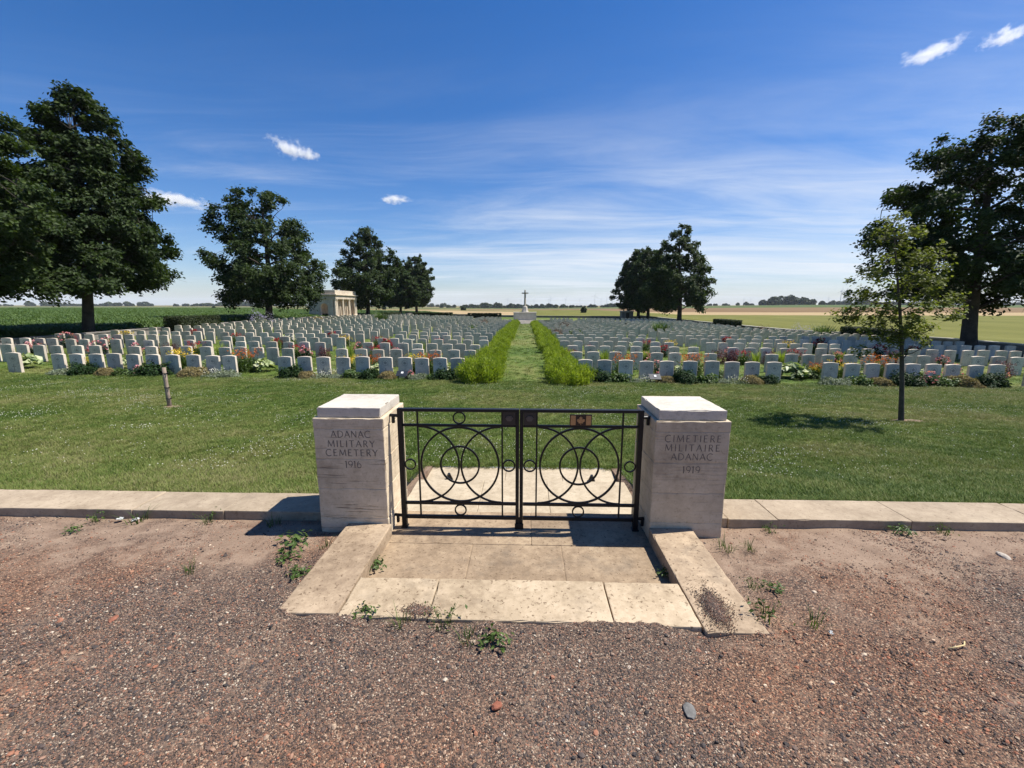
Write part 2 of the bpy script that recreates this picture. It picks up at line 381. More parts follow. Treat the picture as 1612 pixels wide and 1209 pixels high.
def road_material():
    m, nt, b = newmat('road_gravel_bed'); P = wpos(nt)
    v = N(nt, 'ShaderNodeTexVoronoi', feature='F1'); nt.links.new(P, v.inputs['Vector']); v.inputs['Scale'].default_value = 165; v.inputs['Randomness'].default_value = 1
    big = noise_tex(nt, P, 1.1, 5, 0.65, 0.5); med = noise_tex(nt, P, 7, 5, 0.65); fin = noise_tex(nt, P, 120, 4, 0.7)
    sepc = N(nt, 'ShaderNodeSeparateColor'); nt.links.new(v.outputs['Color'], sepc.inputs[0])
    peb = ramp(nt, sepc.outputs[0], [(0.0, (0.033, 0.025, 0.020)), (0.30, (0.084, 0.058, 0.045)), (0.55, (0.148, 0.095, 0.065)), (0.80, (0.220, 0.120, 0.075)), (0.93, (0.319, 0.215, 0.140)), (1.0, (0.485, 0.360, 0.249))])
    sand = ramp(nt, mth(nt, 'ADD', mth(nt, 'MULTIPLY', med, 0.5), mth(nt, 'MULTIPLY', fin, 0.5)), [(0.3, (0.136, 0.093, 0.064)), (0.5, (0.223, 0.155, 0.108)), (0.7, (0.308, 0.226, 0.161))])
    sp = N(nt, 'ShaderNodeSeparateXYZ'); nt.links.new(P, sp.inputs[0])
    # earth lies bare along the kerb and beside the steps, gravel farther out
    near = mth(nt, 'ADD', mrange(nt, sp.outputs[1], -1.05, -0.1, 0.0, 0.30), mth(nt, 'MULTIPLY', mth(nt, 'SUBTRACT', mth(nt, 'ADD', mth(nt, 'MULTIPLY', big, 0.6), mth(nt, 'MULTIPLY', med, 0.4)), 0.5), 1.6))
    s = mrange(nt, near, -0.02, 0.34)
    area = mrange(nt, noise_tex(nt, mapping(nt, P, loc=(2.0, 0.5, 0)), 0.55, 3, 0.55), 0.40, 0.60)
    peb = mixc(nt, 1.0, peb, mixc(nt, area, (1.06, 0.96, 0.90), (0.86, 0.93, 1.00)), 'MULTIPLY')
    c = mixc(nt, s, peb, sand)
    nt.links.new(c, b.inputs['Base Color']); b.inputs['Roughness'].default_value = 0.9; b.inputs['Specular IOR Level'].default_value = 0.2
    hh = mth(nt, 'ADD', mth(nt, 'MULTIPLY', mth(nt, 'SUBTRACT', 1.0, v.outputs['Distance']), mth(nt, 'SUBTRACT', 1.0, mth(nt, 'MULTIPLY', s, 0.8))), mth(nt, 'MULTIPLY', fin, 0.5))
    bump(nt, b, hh, 0.8, 0.006); return m
MAT['lawn'] = lawn_material()
MAT['road'] = road_material()
MAT['f_crop'] = field_material('field_crop', (0.035, 0.055, 0.016), (0.065, 0.10, 0.027), (0.11, 0.15, 0.045), 1.0, 0.4, 0.5)
MAT['f_barley'] = field_material('field_barley', (0.10, 0.105, 0.028), (0.135, 0.135, 0.037), (0.17, 0.165, 0.05), 0.25, 0.05, 0.4)
MAT['f_stubble'] = field_material('field_stubble', (0.26, 0.19, 0.10), (0.34, 0.25, 0.135), (0.42, 0.325, 0.19), 0.02, 0.25, 1.0)
MAT['f_brown'] = field_material('field_brown', (0.13, 0.085, 0.045), (0.18, 0.12, 0.065), (0.24, 0.165, 0.09), 0.01, 0.08, 1.0)
MAT['f_green'] = field_material('field_green', (0.05, 0.075, 0.025), (0.075, 0.105, 0.035), (0.11, 0.14, 0.05), 0.01, 0.05, 1.0)
MAT['f_mixed'] = field_material('field_mixed', (0.07, 0.085, 0.03), (0.16, 0.14, 0.06), (0.30, 0.24, 0.12), 0.0012, 0.004, 1.0)

# ------------------------------------------------------------------ terrain
KY = np.array([0.40, 2.2, 6.0, 14.0, 30.0, 50.0, 80.0, 118.0, 170.0, 235.0, 400.0, 620.0, 1000.0, 3000.0, 14000.0])
KL = np.array([0.05, -0.24, -0.50, -0.90, -0.66, -0.48, -0.42, -0.40, -0.45, -0.9, -2.0, -3.0, -4.0, -6.0, -20.0])
KC = np.array([0.05, -0.30, -0.62, -1.14, -1.13, -1.25, -1.72, -1.60, -1.70, -1.9, -2.9, -4.0, -6.0, -9.0, -20.0])
KR = np.array([0.05, -0.35, -0.72, -1.42, -1.35, -1.80, -1.85, -1.85, -1.90, -1.9, -1.9, -1.8, 0.8, 1.0, -10.0])
def road_z(x, y):
    t = np.clip((0.35-y)/1.5, 0, 1)
    return 0.012+0.073*t*t*(3-2*t)
def terrain(x, y):
    x = np.asarray(x, float); y = np.asarray(y, float)
    s = np.clip(x/np.maximum(32.0, 0.5*(y+3.4)), -1.25, 1.25)
    l, c, r = np.interp(y, KY, KL), np.interp(y, KY, KC), np.interp(y, KY, KR)
    z = np.where(s < 0, c+(l-c)*(-s), c+(r-c)*s)
    # the crop field on the left lies a little higher than the graves
    z = z+np.where((x < -33.0) & (y < 300), np.clip((-33.0-x)/3.0, 0, 1)*0.28, 0)
    return np.where(y < 0.395, road_z(x, y), z)
def tz(x, y): return float(terrain(x, y))

def sheet(name, xs, ys, mat, zoff=0.0, bumps=0.0, bscale=1.0):
    xs = np.asarray(xs, float); ys = np.asarray(ys, float)
    X, Y = np.meshgrid(xs, ys)
    Z = terrain(X, Y)+zoff
    if bumps > 0:
        Zb = np.array([fbm(a*bscale, b_*bscale, 3.3, 4) for a, b_ in zip(X.ravel(), Y.ravel())]).reshape(X.shape)
        Z = Z+bumps*Zb
    nx, ny = len(xs), len(ys)
    idx = np.arange(nx*ny).reshape(ny, nx)
    f = np.stack([idx[:-1, :-1], idx[:-1, 1:], idx[1:, 1:], idx[1:, :-1]], -1).reshape(-1, 4)
    me = mesh_np(name, np.stack([X, Y, Z], -1).reshape(-1, 3), f, smooth=True)
    o = link(name, me, mat); o['kind'] = 'structure'
    return o
def lin(a, b, n): return np.linspace(a, b, n)
XL, XR, YB = -32.0, 32.0, 118.0
cem_x = np.concatenate([lin(XL, -6, 27), lin(-5, 5, 21), lin(6, XR, 27)])
# the lawn leaves out the flight of steps inside the gate
ygr = np.concatenate([lin(0.40, 2.14, 12), lin(2.5, 14, 40), lin(15, YB, 104)])
STX0, STX1, STY1 = -1.30, 1.30, 2.14
lw = np.concatenate([lin(XL, -6, 27), lin(-5.5, STX0, 12)]); rw = np.concatenate([lin(STX1, 5.5, 12), lin(6, XR, 27)])
# one lawn mesh made of three touching grids
def grid_arrays(xs, ys):
    X, Y = np.meshgrid(xs, ys); Z = terrain(X, Y)
    Z = Z+np.where((np.abs(X) > 1.6) & (Y > 0.6), 0.02*np.sin(X*1.7+np.sin(Y*0.9)*2)*np.cos(Y*1.3), 0)
    idx = np.arange(X.size).reshape(X.shape)
    f = np.stack([idx[:-1, :-1], idx[:-1, 1:], idx[1:, 1:], idx[1:, :-1]], -1).reshape(-1, 4)
    return np.stack([X, Y, Z], -1).reshape(-1, 3), f
parts = [grid_arrays(lw, ygr[:12]), grid_arrays(rw, ygr[:12]), grid_arrays(np.concatenate([lw, lin(-1.0, 1.0, 5), rw]), ygr[11:])]
V, Fc, o_ = [], [], 0
for v_, f_ in parts: V.append(v_); Fc.append(f_+o_); o_ += len(v_)
me = mesh_np('lawn', np.concatenate(V), np.concatenate(Fc), smooth=True)
lawn = link('lawn', me, MAT['lawn']); lawn['kind'] = 'structure'

# road and bare earth in front of the kerb
def road_relief(x, y):
    x = np.asarray(x, float); y = np.asarray(y, float)
    n = np.array([fbm(a*2.1, b_*2.1, 1.0, 4)*0.012+fbm(a*9, b_*9, 5.0, 3)*0.0045 for a, b_ in zip(x.ravel(), y.ravel())]).reshape(x.shape)
    d = np.array([fbm(a*3.3, b_*3.3, 8.0, 4) for a, b_ in zip(x.ravel(), y.ravel())]).reshape(x.shape)
    # earth and gravel pushed against, and in places over, the edges of the entrance stones
    edge = np.exp(-((y+1.245)/0.07)**2)*(np.abs(x) < 1.6)+np.exp(-((np.abs(x)-1.40)/0.07)**2)*((y > -1.3) & (y < -0.2))
    return n+np.clip(edge, 0, 1)*np.clip(0.010+0.026*d+0.018*n/0.012, -0.006, 0.032)
rxs = np.concatenate([lin(-60, -8, 14), lin(-7.5, -1.9, 70), lin(-1.85, 1.85, 125), lin(1.9, 7.5, 70), lin(8, 60, 14)])
rys = np.concatenate([lin(-60, -5, 10), lin(-4.5, -2.6, 8), lin(-2.5, 0.30, 95)])
X, Y = np.meshgrid(rxs, rys); Z = road_z(X, Y)
nz = road_relief(X, Y)
inside = (np.abs(X) < 1.06) & (Y > -1.02)
Z = np.where((np.abs(X) < 8) & (Y > -3), Z+nz, Z)
Z = np.where(inside, -0.25, Z)
idx = np.arange(X.size).reshape(X.shape)
f = np.stack([idx[:-1, :-1], idx[:-1, 1:], idx[1:, 1:], idx[1:, :-1]], -1).reshape(-1, 4)
road = link('road', mesh_np('road', np.stack([X, Y, Z], -1).reshape(-1, 3), f, smooth=True), MAT['road']); road['kind'] = 'structure'
# ground left and right of the cemetery between the road line and the fields
def ext(a, b, n): return np.geomspace(abs(a), abs(b), n)*np.sign(b)
LXS = -np.geomspace(32.0, 14000, 46)[::-1]; RXS = np.geomspace(32.0, 14000, 46)
yn = np.concatenate([lin(0.40, YB, 60)])
sheet('crop_field', LXS, np.concatenate([lin(0.40, 118, 60), lin(124, 175, 9)]), MAT['f_crop'])
sheet('barley_field', RXS, np.concatenate([lin(0.40, 118, 60), lin(124, 165, 8)]), MAT['f_barley'])
midx = np.linspace(-32, 32, 25)
sheet('stubble_field', np.linspace(-32, -3, 12), lin(118, 175, 8), MAT['f_stubble'])
sheet('barley_field', np.linspace(-3, 32, 14), lin(118, 165, 8), MAT['f_barley'])
FARX = np.concatenate([LXS, midx[1:-1], RXS])
lx = FARX[FARX <= -3]; lx = np.concatenate([lx, [-3.0]]) if lx[-1] != -3 else lx
rx = FARX[FARX > -3]; rx = np.concatenate([[-3.0], rx])
sheet('stubble_field', lx, lin(175, 235, 5), MAT['f_stubble'])
rxa = np.concatenate([rx[rx < 60], [60.0]]); rxb = np.concatenate([[60.0], rx[rx > 60]])
sheet('barley_field', rxa, lin(165, 400, 12), MAT['f_barley'])
sheet('stubble_field', rxb, lin(165, 232, 5), MAT['f_stubble'])
sheet('brown_field', rxb, lin(232, 400, 7), MAT['f_brown'])
sheet('mixed_field', lx, lin(235, 400, 5), MAT['f_mixed'])
sheet('brown_field', FARX[FARX >= -70], lin(400, 620, 6), MAT['f_brown'])
sheet('mixed_field', FARX[FARX <= FARX[FARX >= -70][0]], lin(400, 620, 6), MAT['f_mixed'])
sheet('green_field', FARX, lin(620, 1000, 6), MAT['f_green'])
sheet('mixed_field', FARX, np.geomspace(1000, 14000, 10), MAT['f_mixed'])

# ------------------------------------------------------------------ dressed stone blocks
def block_mesh(name, x0, x1, y0, y1, z0, z1, step=0.045, chip=0.006, seed=0, rough=0.0012):
    """a sawn block with worn, slightly chipped arrises"""
    def ax(a, b):
        n = max(2, int(round((b-a)/step))); e = min(0.008, (b-a)*0.15)
        return np.concatenate([[a], np.linspace(a+e, b-e, n), [b]])
    A, B, C_ = ax(x0, x1), ax(y0, y1), ax(z0, z1)
    vid = {}; verts = []; faces = []
    def vert(i, j, k):
        key = (i, j, k)
        if key not in vid: vid[key] = len(verts); verts.append((A[i], B[j], C_[k]))
        return vid[key]
    na, nb, nc = len(A)-1, len(B)-1, len(C_)-1
    for i in range(na):
        for j in range(nb):
            faces.append((vert(i, j, 0), vert(i, j+1, 0), vert(i+1, j+1, 0), vert(i+1, j, 0)))
            faces.append((vert(i, j, nc), vert(i+1, j, nc), vert(i+1, j+1, nc), vert(i, j+1, nc)))
    for i in range(na):
        for k in range(nc):
            faces.append((vert(i, 0, k), vert(i+1, 0, k), vert(i+1, 0, k+1), vert(i, 0, k+1)))
            faces.append((vert(i, nb, k), vert(i, nb, k+1), vert(i+1, nb, k+1), vert(i+1, nb, k)))
    for j in range(nb):
        for k in range(nc):
            faces.append((vert(0, j, k), vert(0, j, k+1), vert(0, j+1, k+1), vert(0, j+1, k)))
            faces.append((vert(na, j, k), vert(na, j+1, k), vert(na, j+1, k+1), vert(na, j, k+1)))
    cx, cyy, cz = (x0+x1)/2, (y0+y1)/2, (z0+z1)/2
    out = []
    inv = {v: k for k, v in vid.items()}
    for n, (x, y, z) in enumerate(verts):
        i, j, k = inv[n]
        on = (i in (0, na))+(j in (0, nb))+(k in (0, nc))
        q = Vector((x*1.0+seed*3.1, y, z+seed*1.7))
        d = rough*mnoise.noise(q*12)
        dx = dy = dz = 0.0
        if on >= 2:
            w = max(0.0, mnoise.noise(q*17)*0.9+mnoise.noise(q*41)*0.6)
            c = 0.0014+chip*w*w*1.8
            if i in (0, na): dx = c*(1 if i == 0 else -1)
            if j in (0, nb): dy = c*(1 if j == 0 else -1)
            if k in (0, nc): dz = c*(1 if k == 0 else -1)
        else:
            if i in (0, na): dx = d
            if j in (0, nb): dy = d
            if k in (0, nc): dz = d
        out.append((x+dx, y+dy, z+dz))
    return mesh_np(name, out, np.array(faces), smooth=False)
def block(name, b, mat, parent=None, step=0.045, chip=0.006, seed=0):
    return link(name, block_mesh(name, *b, step=step, chip=chip, seed=seed), mat, parent)

# ------------------------------------------------------------------ inscriptions: Roman capitals, shade of the cuts painted as dark strokes
def glyph(ch):
    """strokes in a unit-high cell: (points, width); returns strokes, advance"""
    T, t = 0.115, 0.075
    def arc(cx, cy, rx, ry, a0, a1, n=14): return [(cx+rx*math.cos(math.radians(a0+(a1-a0)*i/n)), cy+ry*math.sin(math.radians(a0+(a1-a0)*i/n))) for i in range(n+1)]
    G = {
     'A': ([([(0.04, 0), (0.41, 1)], t), ([(0.39, 1), (0.80, 0)], T), ([(0.18, 0.36), (0.66, 0.36)], t)], 0.84),
     'C': ([(arc(0.50, 0.5, 0.45, 0.5, 48, 312, 20), T)], 0.88),
     'D': ([([(0.12, 0), (0.12, 1)], T), ([(0.06, 0.97), (0.34, 0.97)]+arc(0.34, 0.5, 0.47, 0.47, 85, -85)+[(0.34, 0.03), (0.06, 0.03)], T*0.9)], 0.90),
     'E': ([([(0.12, 0), (0.12, 1)], T), ([(0.06, 0.965), (0.56, 0.965)], t), ([(0.1, 0.52), (0.48, 0.52)], t), ([(0.06, 0.035), (0.60, 0.035)], t)], 0.68),
     'I': ([([(0.14, 0), (0.14, 1)], T)], 0.30),
     'L': ([([(0.12, 0), (0.12, 1)], T), ([(0.06, 0.035), (0.56, 0.035)], t)], 0.62),
     'M': ([([(0.06, 0), (0.16, 1)], t), ([(0.16, 0.98), (0.52, 0.10)], T), ([(0.52, 0.10), (0.88, 0.98)], t), ([(0.88, 1), (0.98, 0)], T)], 1.06),
     'N': ([([(0.10, 0), (0.10, 1)], t), ([(0.10, 0.98), (0.74, 0.02)], T), ([(0.74, 0), (0.74, 1)], t)], 0.88),
     'R': ([([(0.12, 0), (0.12, 1)], T), ([(0.08, 0.965), (0.32, 0.965)]+arc(0.32, 0.73, 0.23, 0.235, 85, -85)+[(0.32, 0.50), (0.12, 0.50)], T*0.85), ([(0.32, 0.49), (0.66, 0.0)], T)], 0.72),
     'T': ([([(0.36, 0), (0.36, 1)], T), ([(0.02, 0.965), (0.70, 0.965)], t)], 0.74),
     'Y': ([([(0.38, 0), (0.38, 0.48)], T), ([(0.03, 1), (0.38, 0.46)], T), ([(0.73, 1), (0.38, 0.46)], t)], 0.78),
     '1': ([([(0.20, 0), (0.20, 1)], T), ([(0.06, 0.84), (0.20, 0.97)], t)], 0.40),
     '9': ([(arc(0.34, 0.68, 0.26, 0.29, 0, 360, 22), T*0.85), (arc(0.14, 0.68, 0.46, 0.68, -2, -62), T*0.85)], 0.70),
     '6': ([(arc(0.34, 0.31, 0.26, 0.29, 0, 360, 22), T*0.85), (arc(0.54, 0.32, 0.46, 0.68, 178, 118), T*0.85)], 0.70),
    }
    return G[ch]
def inscription(lines, yface, parent, mat):
    """lines: (text, centre x, base z, cap height, total width)"""
    mb = MB()
    lay = 0
    for text, cx, z0, h, W in lines:
        adv = [glyph(c)[1] for c in text]
        nat = sum(adv)
        gap = (W/h-nat)/max(1, len(text)-1)
        x = cx-W/2
        for c, a in zip(text, adv):
            for pts, w in glyph(c)[0]:
                lay += 1
                yo = yface-0.0009-0.00004*(lay % 12)
                P = [Vector((x+px*h, z0+pz*h)) for px, pz in pts]
                L, Rr = [], []
                for i, p in enumerate(P):
                    t = (P[min(i+1, len(P)-1)]-P[max(i-1, 0)])
                    if t.length < 1e-9: t = Vector((1, 0))
                    t.normalize(); nrm = Vector((-t.y, t.x))
                    ww = w*h*0.5*(1.22 if i in (0, len(P)-1) and len(P) == 2 else 1.0)
                    L.append(p+nrm*ww); Rr.append(p-nrm*ww)
                vs_ = [(q.x, yo, q.y) for q in L]+[(q.x, yo, q.y) for q in Rr]
                n = len(P)
                mb.add(vs_, [(i, i+1, n+i+1, n+i) for i in range(n-1)])
            x += (a+gap)*h
    return mb.build('inscription', mat, parent)

# ------------------------------------------------------------------ gate pillars
PY0, PY1 = -0.15, 0.42
def pillar(x0, x1, name, label, mat, lines):
    p = empty(name, (0, 0, 0)); tag(p, label, 'pillar')
    zs = [-0.12, 0.152, 0.402, 0.651, 0.898, 0.982]
    for i in range(5):
        g = 0.0004
        ins = 0.0015*(i % 2)
        block('course_stone', (x0+ins, x1-ins, PY0+ins*0.0, PY1-ins, zs[i]+g, zs[i+1]-g), mat if i < 4 else mat, p, chip=0.018, seed=i+x0*7)
    mb = MB(); mb.box(x0+0.004, x1-0.004, PY0+0.0035, PY1-0.0035, -0.1, 0.975); mb.build('mortar_core', mat, p)
    cs = block('cap_stone', (x0+0.028, x1-0.028, PY0+0.022, PY1-0.022, 0.9832, 1.062), MAT['cap'], p, chip=0.030, seed=x0*3)
    # worn, slightly weathered top of the cap
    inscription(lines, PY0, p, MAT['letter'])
    return p
pillar(-1.612, -1.055, 'gate_pillar', 'left stone gate pillar, carved with the English cemetery name and 1916', MAT['pillar'],
       [('ADANAC', -1.318, 0.828, 0.054, 0.315), ('MILITARY', -1.318, 0.750, 0.054, 0.375), ('CEMETERY', -1.318, 0.676, 0.054, 0.415), ('1916', -1.312, 0.578, 0.058, 0.135)])
pillar(1.040, 1.608, 'gate_pillar', 'right stone gate pillar, carved with the French cemetery name and 1919', MAT['pillar_plain'],
       [('CIMETIERE', 1.330, 0.818, 0.054, 0.430), ('MILITAIRE', 1.330, 0.745, 0.054, 0.420), ('ADANAC', 1.330, 0.673, 0.054, 0.320), ('1919', 1.333, 0.566, 0.058, 0.140)])

# ------------------------------------------------------------------ iron gate leaves
def gate_leaf(sx, label):
    g = empty('gate_leaf', (0, 0, 0)); tag(g, label, 'gate', 'pair of iron gate leaves')
    I = MAT['iron']
    def bx(name, x0, x1, z0, z1, y0, y1, bev=0.003, mat=I):
        mb = MB(); a, b = sorted((sx*x0, sx*x1)); mb.box(a, b, y0, y1, z0, z1, bev); return mb.build(name, mat, g)
    bx('hinge_post', 0.945, 0.986, 0.012, 1.032, -0.020, 0.020)
    bx('meeting_stile', 0.0025, 0.031, 0.03, 1.0065, -0.018, 0.018)
    bx('top_rail', 0.002, 0.9445, 1.0075, 1.032, -0.022, 0.022)
    bx('rail', 0.0315, 0.9445, 0.881, 0.902, -0.010, 0.010)
    bx('rail', 0.0315, 0.9445, 0.206, 0.232, -0.010, 0.010)
    bx('rail', 0.0315, 0.9445, 0.079, 0.110, -0.012, 0.012)
    for xx in (0.140, 0.826):
        bx('upright_bar', xx-0.0065, xx+0.0065, 0.1105, 1.007, -0.0075, 0.0085, 0.0015)
    def ring(name, c, r, w=0.013, a0=0, a1=2*math.pi, y=0.007, n=48):
        mb = MB(); mb.ring_bar((sx*c[0], c[1]), r, w, -y, y, a0, a1, n); return mb.build(name, I, g, True) if False else mb.build(name, I, g)
    ring('scroll_ring', (0.488, 0.5555), 0.3195, 0.0155, y=0.0068, n=72)
    ring('scroll_ring', (0.488, 0.5555), 0.158, 0.0145, y=0.0062, n=56)
    for c, a0 in ((0.820, 90), (0.152, -90)):
        a0r = math.radians(a0 if sx > 0 else 180-a0-180)
        # half ring bulging toward the middle of the leaf
        toward = -1 if c > 0.488 else 1
        s = toward*sx
        b0, b1 = (-90, 90) if s > 0 else (90, 270)
        ring('scroll_arc', (c, 0.5555), 0.3255, 0.0145, math.radians(b0), math.radians(b1), y=0.0056, n=40)
    ring('small_ring', (0.898, 0.556), 0.043, 0.010, y=0.006, n=28)
    ring('small_ring', (0.0855, 0.553), 0.0475, 0.011, y=0.006, n=28)
    ring('small_ring', (0.490, 0.158), 0.0455, 0.011, y=0.006, n=28)
    if sx < 0:
        ring('small_ring', (0.486, 0.9545), 0.0475, 0.011, y=0.006, n=28)
    bx('lock_plate', 0.0315, 0.135, 0.9025, 1.007, -0.016, 0.016, 0.002, MAT['iron_plate'])
    mb = MB(); c = (sx*0.081, 0.957)
    mb.prism([(c[0]+0.030*math.cos(math.radians(60*k)), c[1]+0.024*math.sin(math.radians(60*k))) for k in range(6)], -0.026, -0.0155)
    mb.build('lock_boss', MAT['iron_boss'], g)
    for zz in (0.957, 0.09):
        mb = MB(); mb.tube([(sx*0.984, 0.0, zz+0.012), (sx*1.052, 0.012, zz+0.012)], 0.013, 10)
        mb.box(*sorted((sx*1.012, sx*1.034)), -0.012, 0.014, zz-0.05, zz+0.012, 0.003)
        mb.build('hinge', I, g)
    mb = MB(); mb.box(*sorted((sx*0.938, sx*0.994)), -0.028, 0.028, 0.0, 0.014, 0.003); mb.build('pivot_foot', I, g)
    return g
gl = gate_leaf(-1, 'left black iron gate leaf, rings only and no flag plaque')
mb = MB(); mb.box(-0.036, 0.036, -0.030, -0.0185, 0.004, 0.055, 0.003); mb.tube([(0.0, -0.024, 0.055), (0.0, -0.024, 0.11)], 0.007, 8)
mb.build('drop_bolt', MAT['iron'], gl)
gr = gate_leaf(1, 'right black iron gate leaf carrying the bronze maple leaf flag plaque')
fp = MB(); fp.box(0.401, 0.575, -0.018, -0.004, 0.9025, 0.992, 0.002); fp = fp.build('flag_plaque', MAT['bronze'], gr)
for a, b in ((0.407, 0.447), (0.529, 0.569)):
    mb = MB(); mb.box(a, b, -0.0215, -0.0175, 0.908, 0.9865, 0.001); mb.build('flag_bar', MAT['bronze_light'], fp)
leafpts = [(0, .5), (.10, .31), (.20, .36), (.15, .07), (.29, .21), (.33, .13), (.49, .16), (.43, .01), (.50, -.04), (.24, -.23), (.27, -.33), (.03, -.29), (.025, -.5)]
leafpoly = leafpts+[(-x, z) for x, z in leafpts[::-1] if x > 0]
mb = MB(); poly = [(0.488+x*0.066, 0.946+z*0.072) for x, z in leafpoly]
mb.prism(poly, -0.0215, -0.0175)
mb.build('maple_leaf', MAT['bronze_light'], fp)

# ------------------------------------------------------------------ kerbs, landing, steps
def kerb_run(name, label, xs, seed):
    k = empty(name, ((xs[0]+xs[-1])/2*0, 0, 0)); tag(k, label, 'kerb', 'stone kerbs along the lawn')
    for i in range(len(xs)-1):
        j = 0.0018
        o = block('kerb_stone', (xs[i]+j, xs[i+1]-j, 0.030+0.006*math.sin(i*2.1+seed), 0.405+0.004*math.sin(i), -0.10, 0.100+0.004*math.sin(i*3.3+seed)), MAT['kerb'], k, step=0.07, chip=0.007, seed=seed+i)
    mb = MB(); mb.box(xs[0]+0.01, xs[-1]-0.01, 0.045, 0.39, -0.1, 0.0935); mb.build('mortar_bed', MAT['step'], k)
kerb_run('lawn_kerb', 'pale stone kerb left of the gate, below the lawn', [-9.0, -8.0, -6.9, -5.75, -4.61, -3.36, -2.55, -1.614], 2)
kerb_run('lawn_kerb', 'pale stone kerb right of the gate, below the lawn', [1.610, 1.74, 2.15, 3.24, 4.3, 5.4, 6.5, 7.7, 9.0], 9)

land = empty('entrance_landing', (0, 0, 0)); land['kind'] = 'structure'
lj = 0.0009
def pave(name, x0, x1, y0, y1, z1, mat, seed, parent=land, th=0.12, chip=0.005):
    return block(name, (x0+lj, x1-lj, y0+lj, y1-lj, z1-th, z1), mat, parent, step=0.07, chip=chip, seed=seed)
pave('paving_slab', -1.055, -0.36, -0.845, -0.255, 0.0, MAT['landing'], 1)
pave('paving_slab', -0.36, 0.33, -0.845, -0.255, -0.001, MAT['landing'], 2)
pave('paving_slab', 0.33, 1.04, -0.845, -0.255, -0.002, MAT['landing'], 3)
pave('paving_slab', -1.055, 0.10, -0.255, 0.285, 0.0, MAT['landing'], 4)
pave('paving_slab', 0.10, 1.04, -0.255, 0.285, 0.001, MAT['landing'], 5)
mb = MB(); mb.box(-1.05, 1.035, -0.84, 0.27, -0.3, -0.005); mb.build('mortar_bed', MAT['landing'], land)
# front threshold in three pieces and the two cheek blocks
thr = empty('threshold', (0, 0, 0)); tag(thr, 'row of three pale threshold slabs at the edge of the gravel', 'threshold')
for i, (a, b, dz) in enumerate(((-1.022, -0.505, 0.001), (-0.500, 0.546, 0.003), (0.552, 1.028, 0.0))):
    block('threshold_slab', (a+lj, b-lj, -1.205-0.012*i, -0.848, -0.08, 0.104+dz), MAT['threshold'], thr, step=0.05, chip=0.012, seed=20+i)
for nm, lab, x0, x1, y0, sd in (('cheek_stone', 'left cheek block beside the entrance landing, soil drifted over its edge', -1.385, -1.030, -1.19, 31),
                           ('cheek_stone', 'right cheek block beside the entrance landing, grit heaped on its front end', 1.034, 1.372, -1.27, 32)):
    tag(block(nm, (x0, x1, y0, -0.153, -0.10, 0.106), MAT['slab'], None, step=0.045, chip=0.013, seed=sd), lab, 'kerb block')
# steps going down to the lawn
stp = empty('lawn_steps', (0, 0, 0)); tag(stp, 'broad pale stone steps leading down to the lawn behind the gate', 'steps')
def tread(x0, x1, y0, y1, z1, sd): return block('tread_slab', (x0+lj, x1-lj, y0+lj, y1-lj, z1-0.28, z1), MAT['step'], stp, step=0.08, chip=0.006, seed=sd)
for a, b, sd in ((-1.19, -0.42, 40), (-0.42, 0.30, 41), (0.30, 1.19, 42)): tread(a, b, 0.425 if abs(a+b) > 1.2 else 0.287, 1.36, -0.15, sd)
for a, b, sd in ((-1.19, -0.20, 44), (-0.20, 0.52, 45), (0.52, 1.19, 46)): tread(a, b, 1.36, 2.135, -0.30, sd)
for s in (-1, 1):
    mb = MB()
    x0, x1 = sorted((s*1.194, s*1.296))
    mb.add([(x0, 0.43, -0.6), (x1, 0.43, -0.6), (x1, 2.13, -0.6), (x0, 2.13, -0.6), (x0, 0.43, -0.10), (x1, 0.43, -0.06), (x1, 2.13, -0.28), (x0, 2.13, -0.29)],
           [(0, 3, 2, 1), (4, 5, 6, 7), (0, 1, 5, 4), (1, 2, 6, 5), (2, 3, 7, 6), (3, 0, 4, 7)])
    mb.build('cheek_slope', MAT['road'], stp)
for x in (-0.895, 1.015-0.14):
    mb = MB(); mb.prism([(-0.045, 0), (0.045, 0), (0.035, 0.022), (0.012, 0.075), (-0.012, 0.075)], -0.03, 0.03)
    o = mb.build('gate_stop', MAT['iron'], None, loc=(x, 1.72, -0.299), rz=0.3 if x < 0 else -0.2)
    tag(o, 'small dark iron gate stop on the %s side of the lower step' % ('left' if x < 0 else 'right'), 'gate stop', 'iron gate stops on the steps')

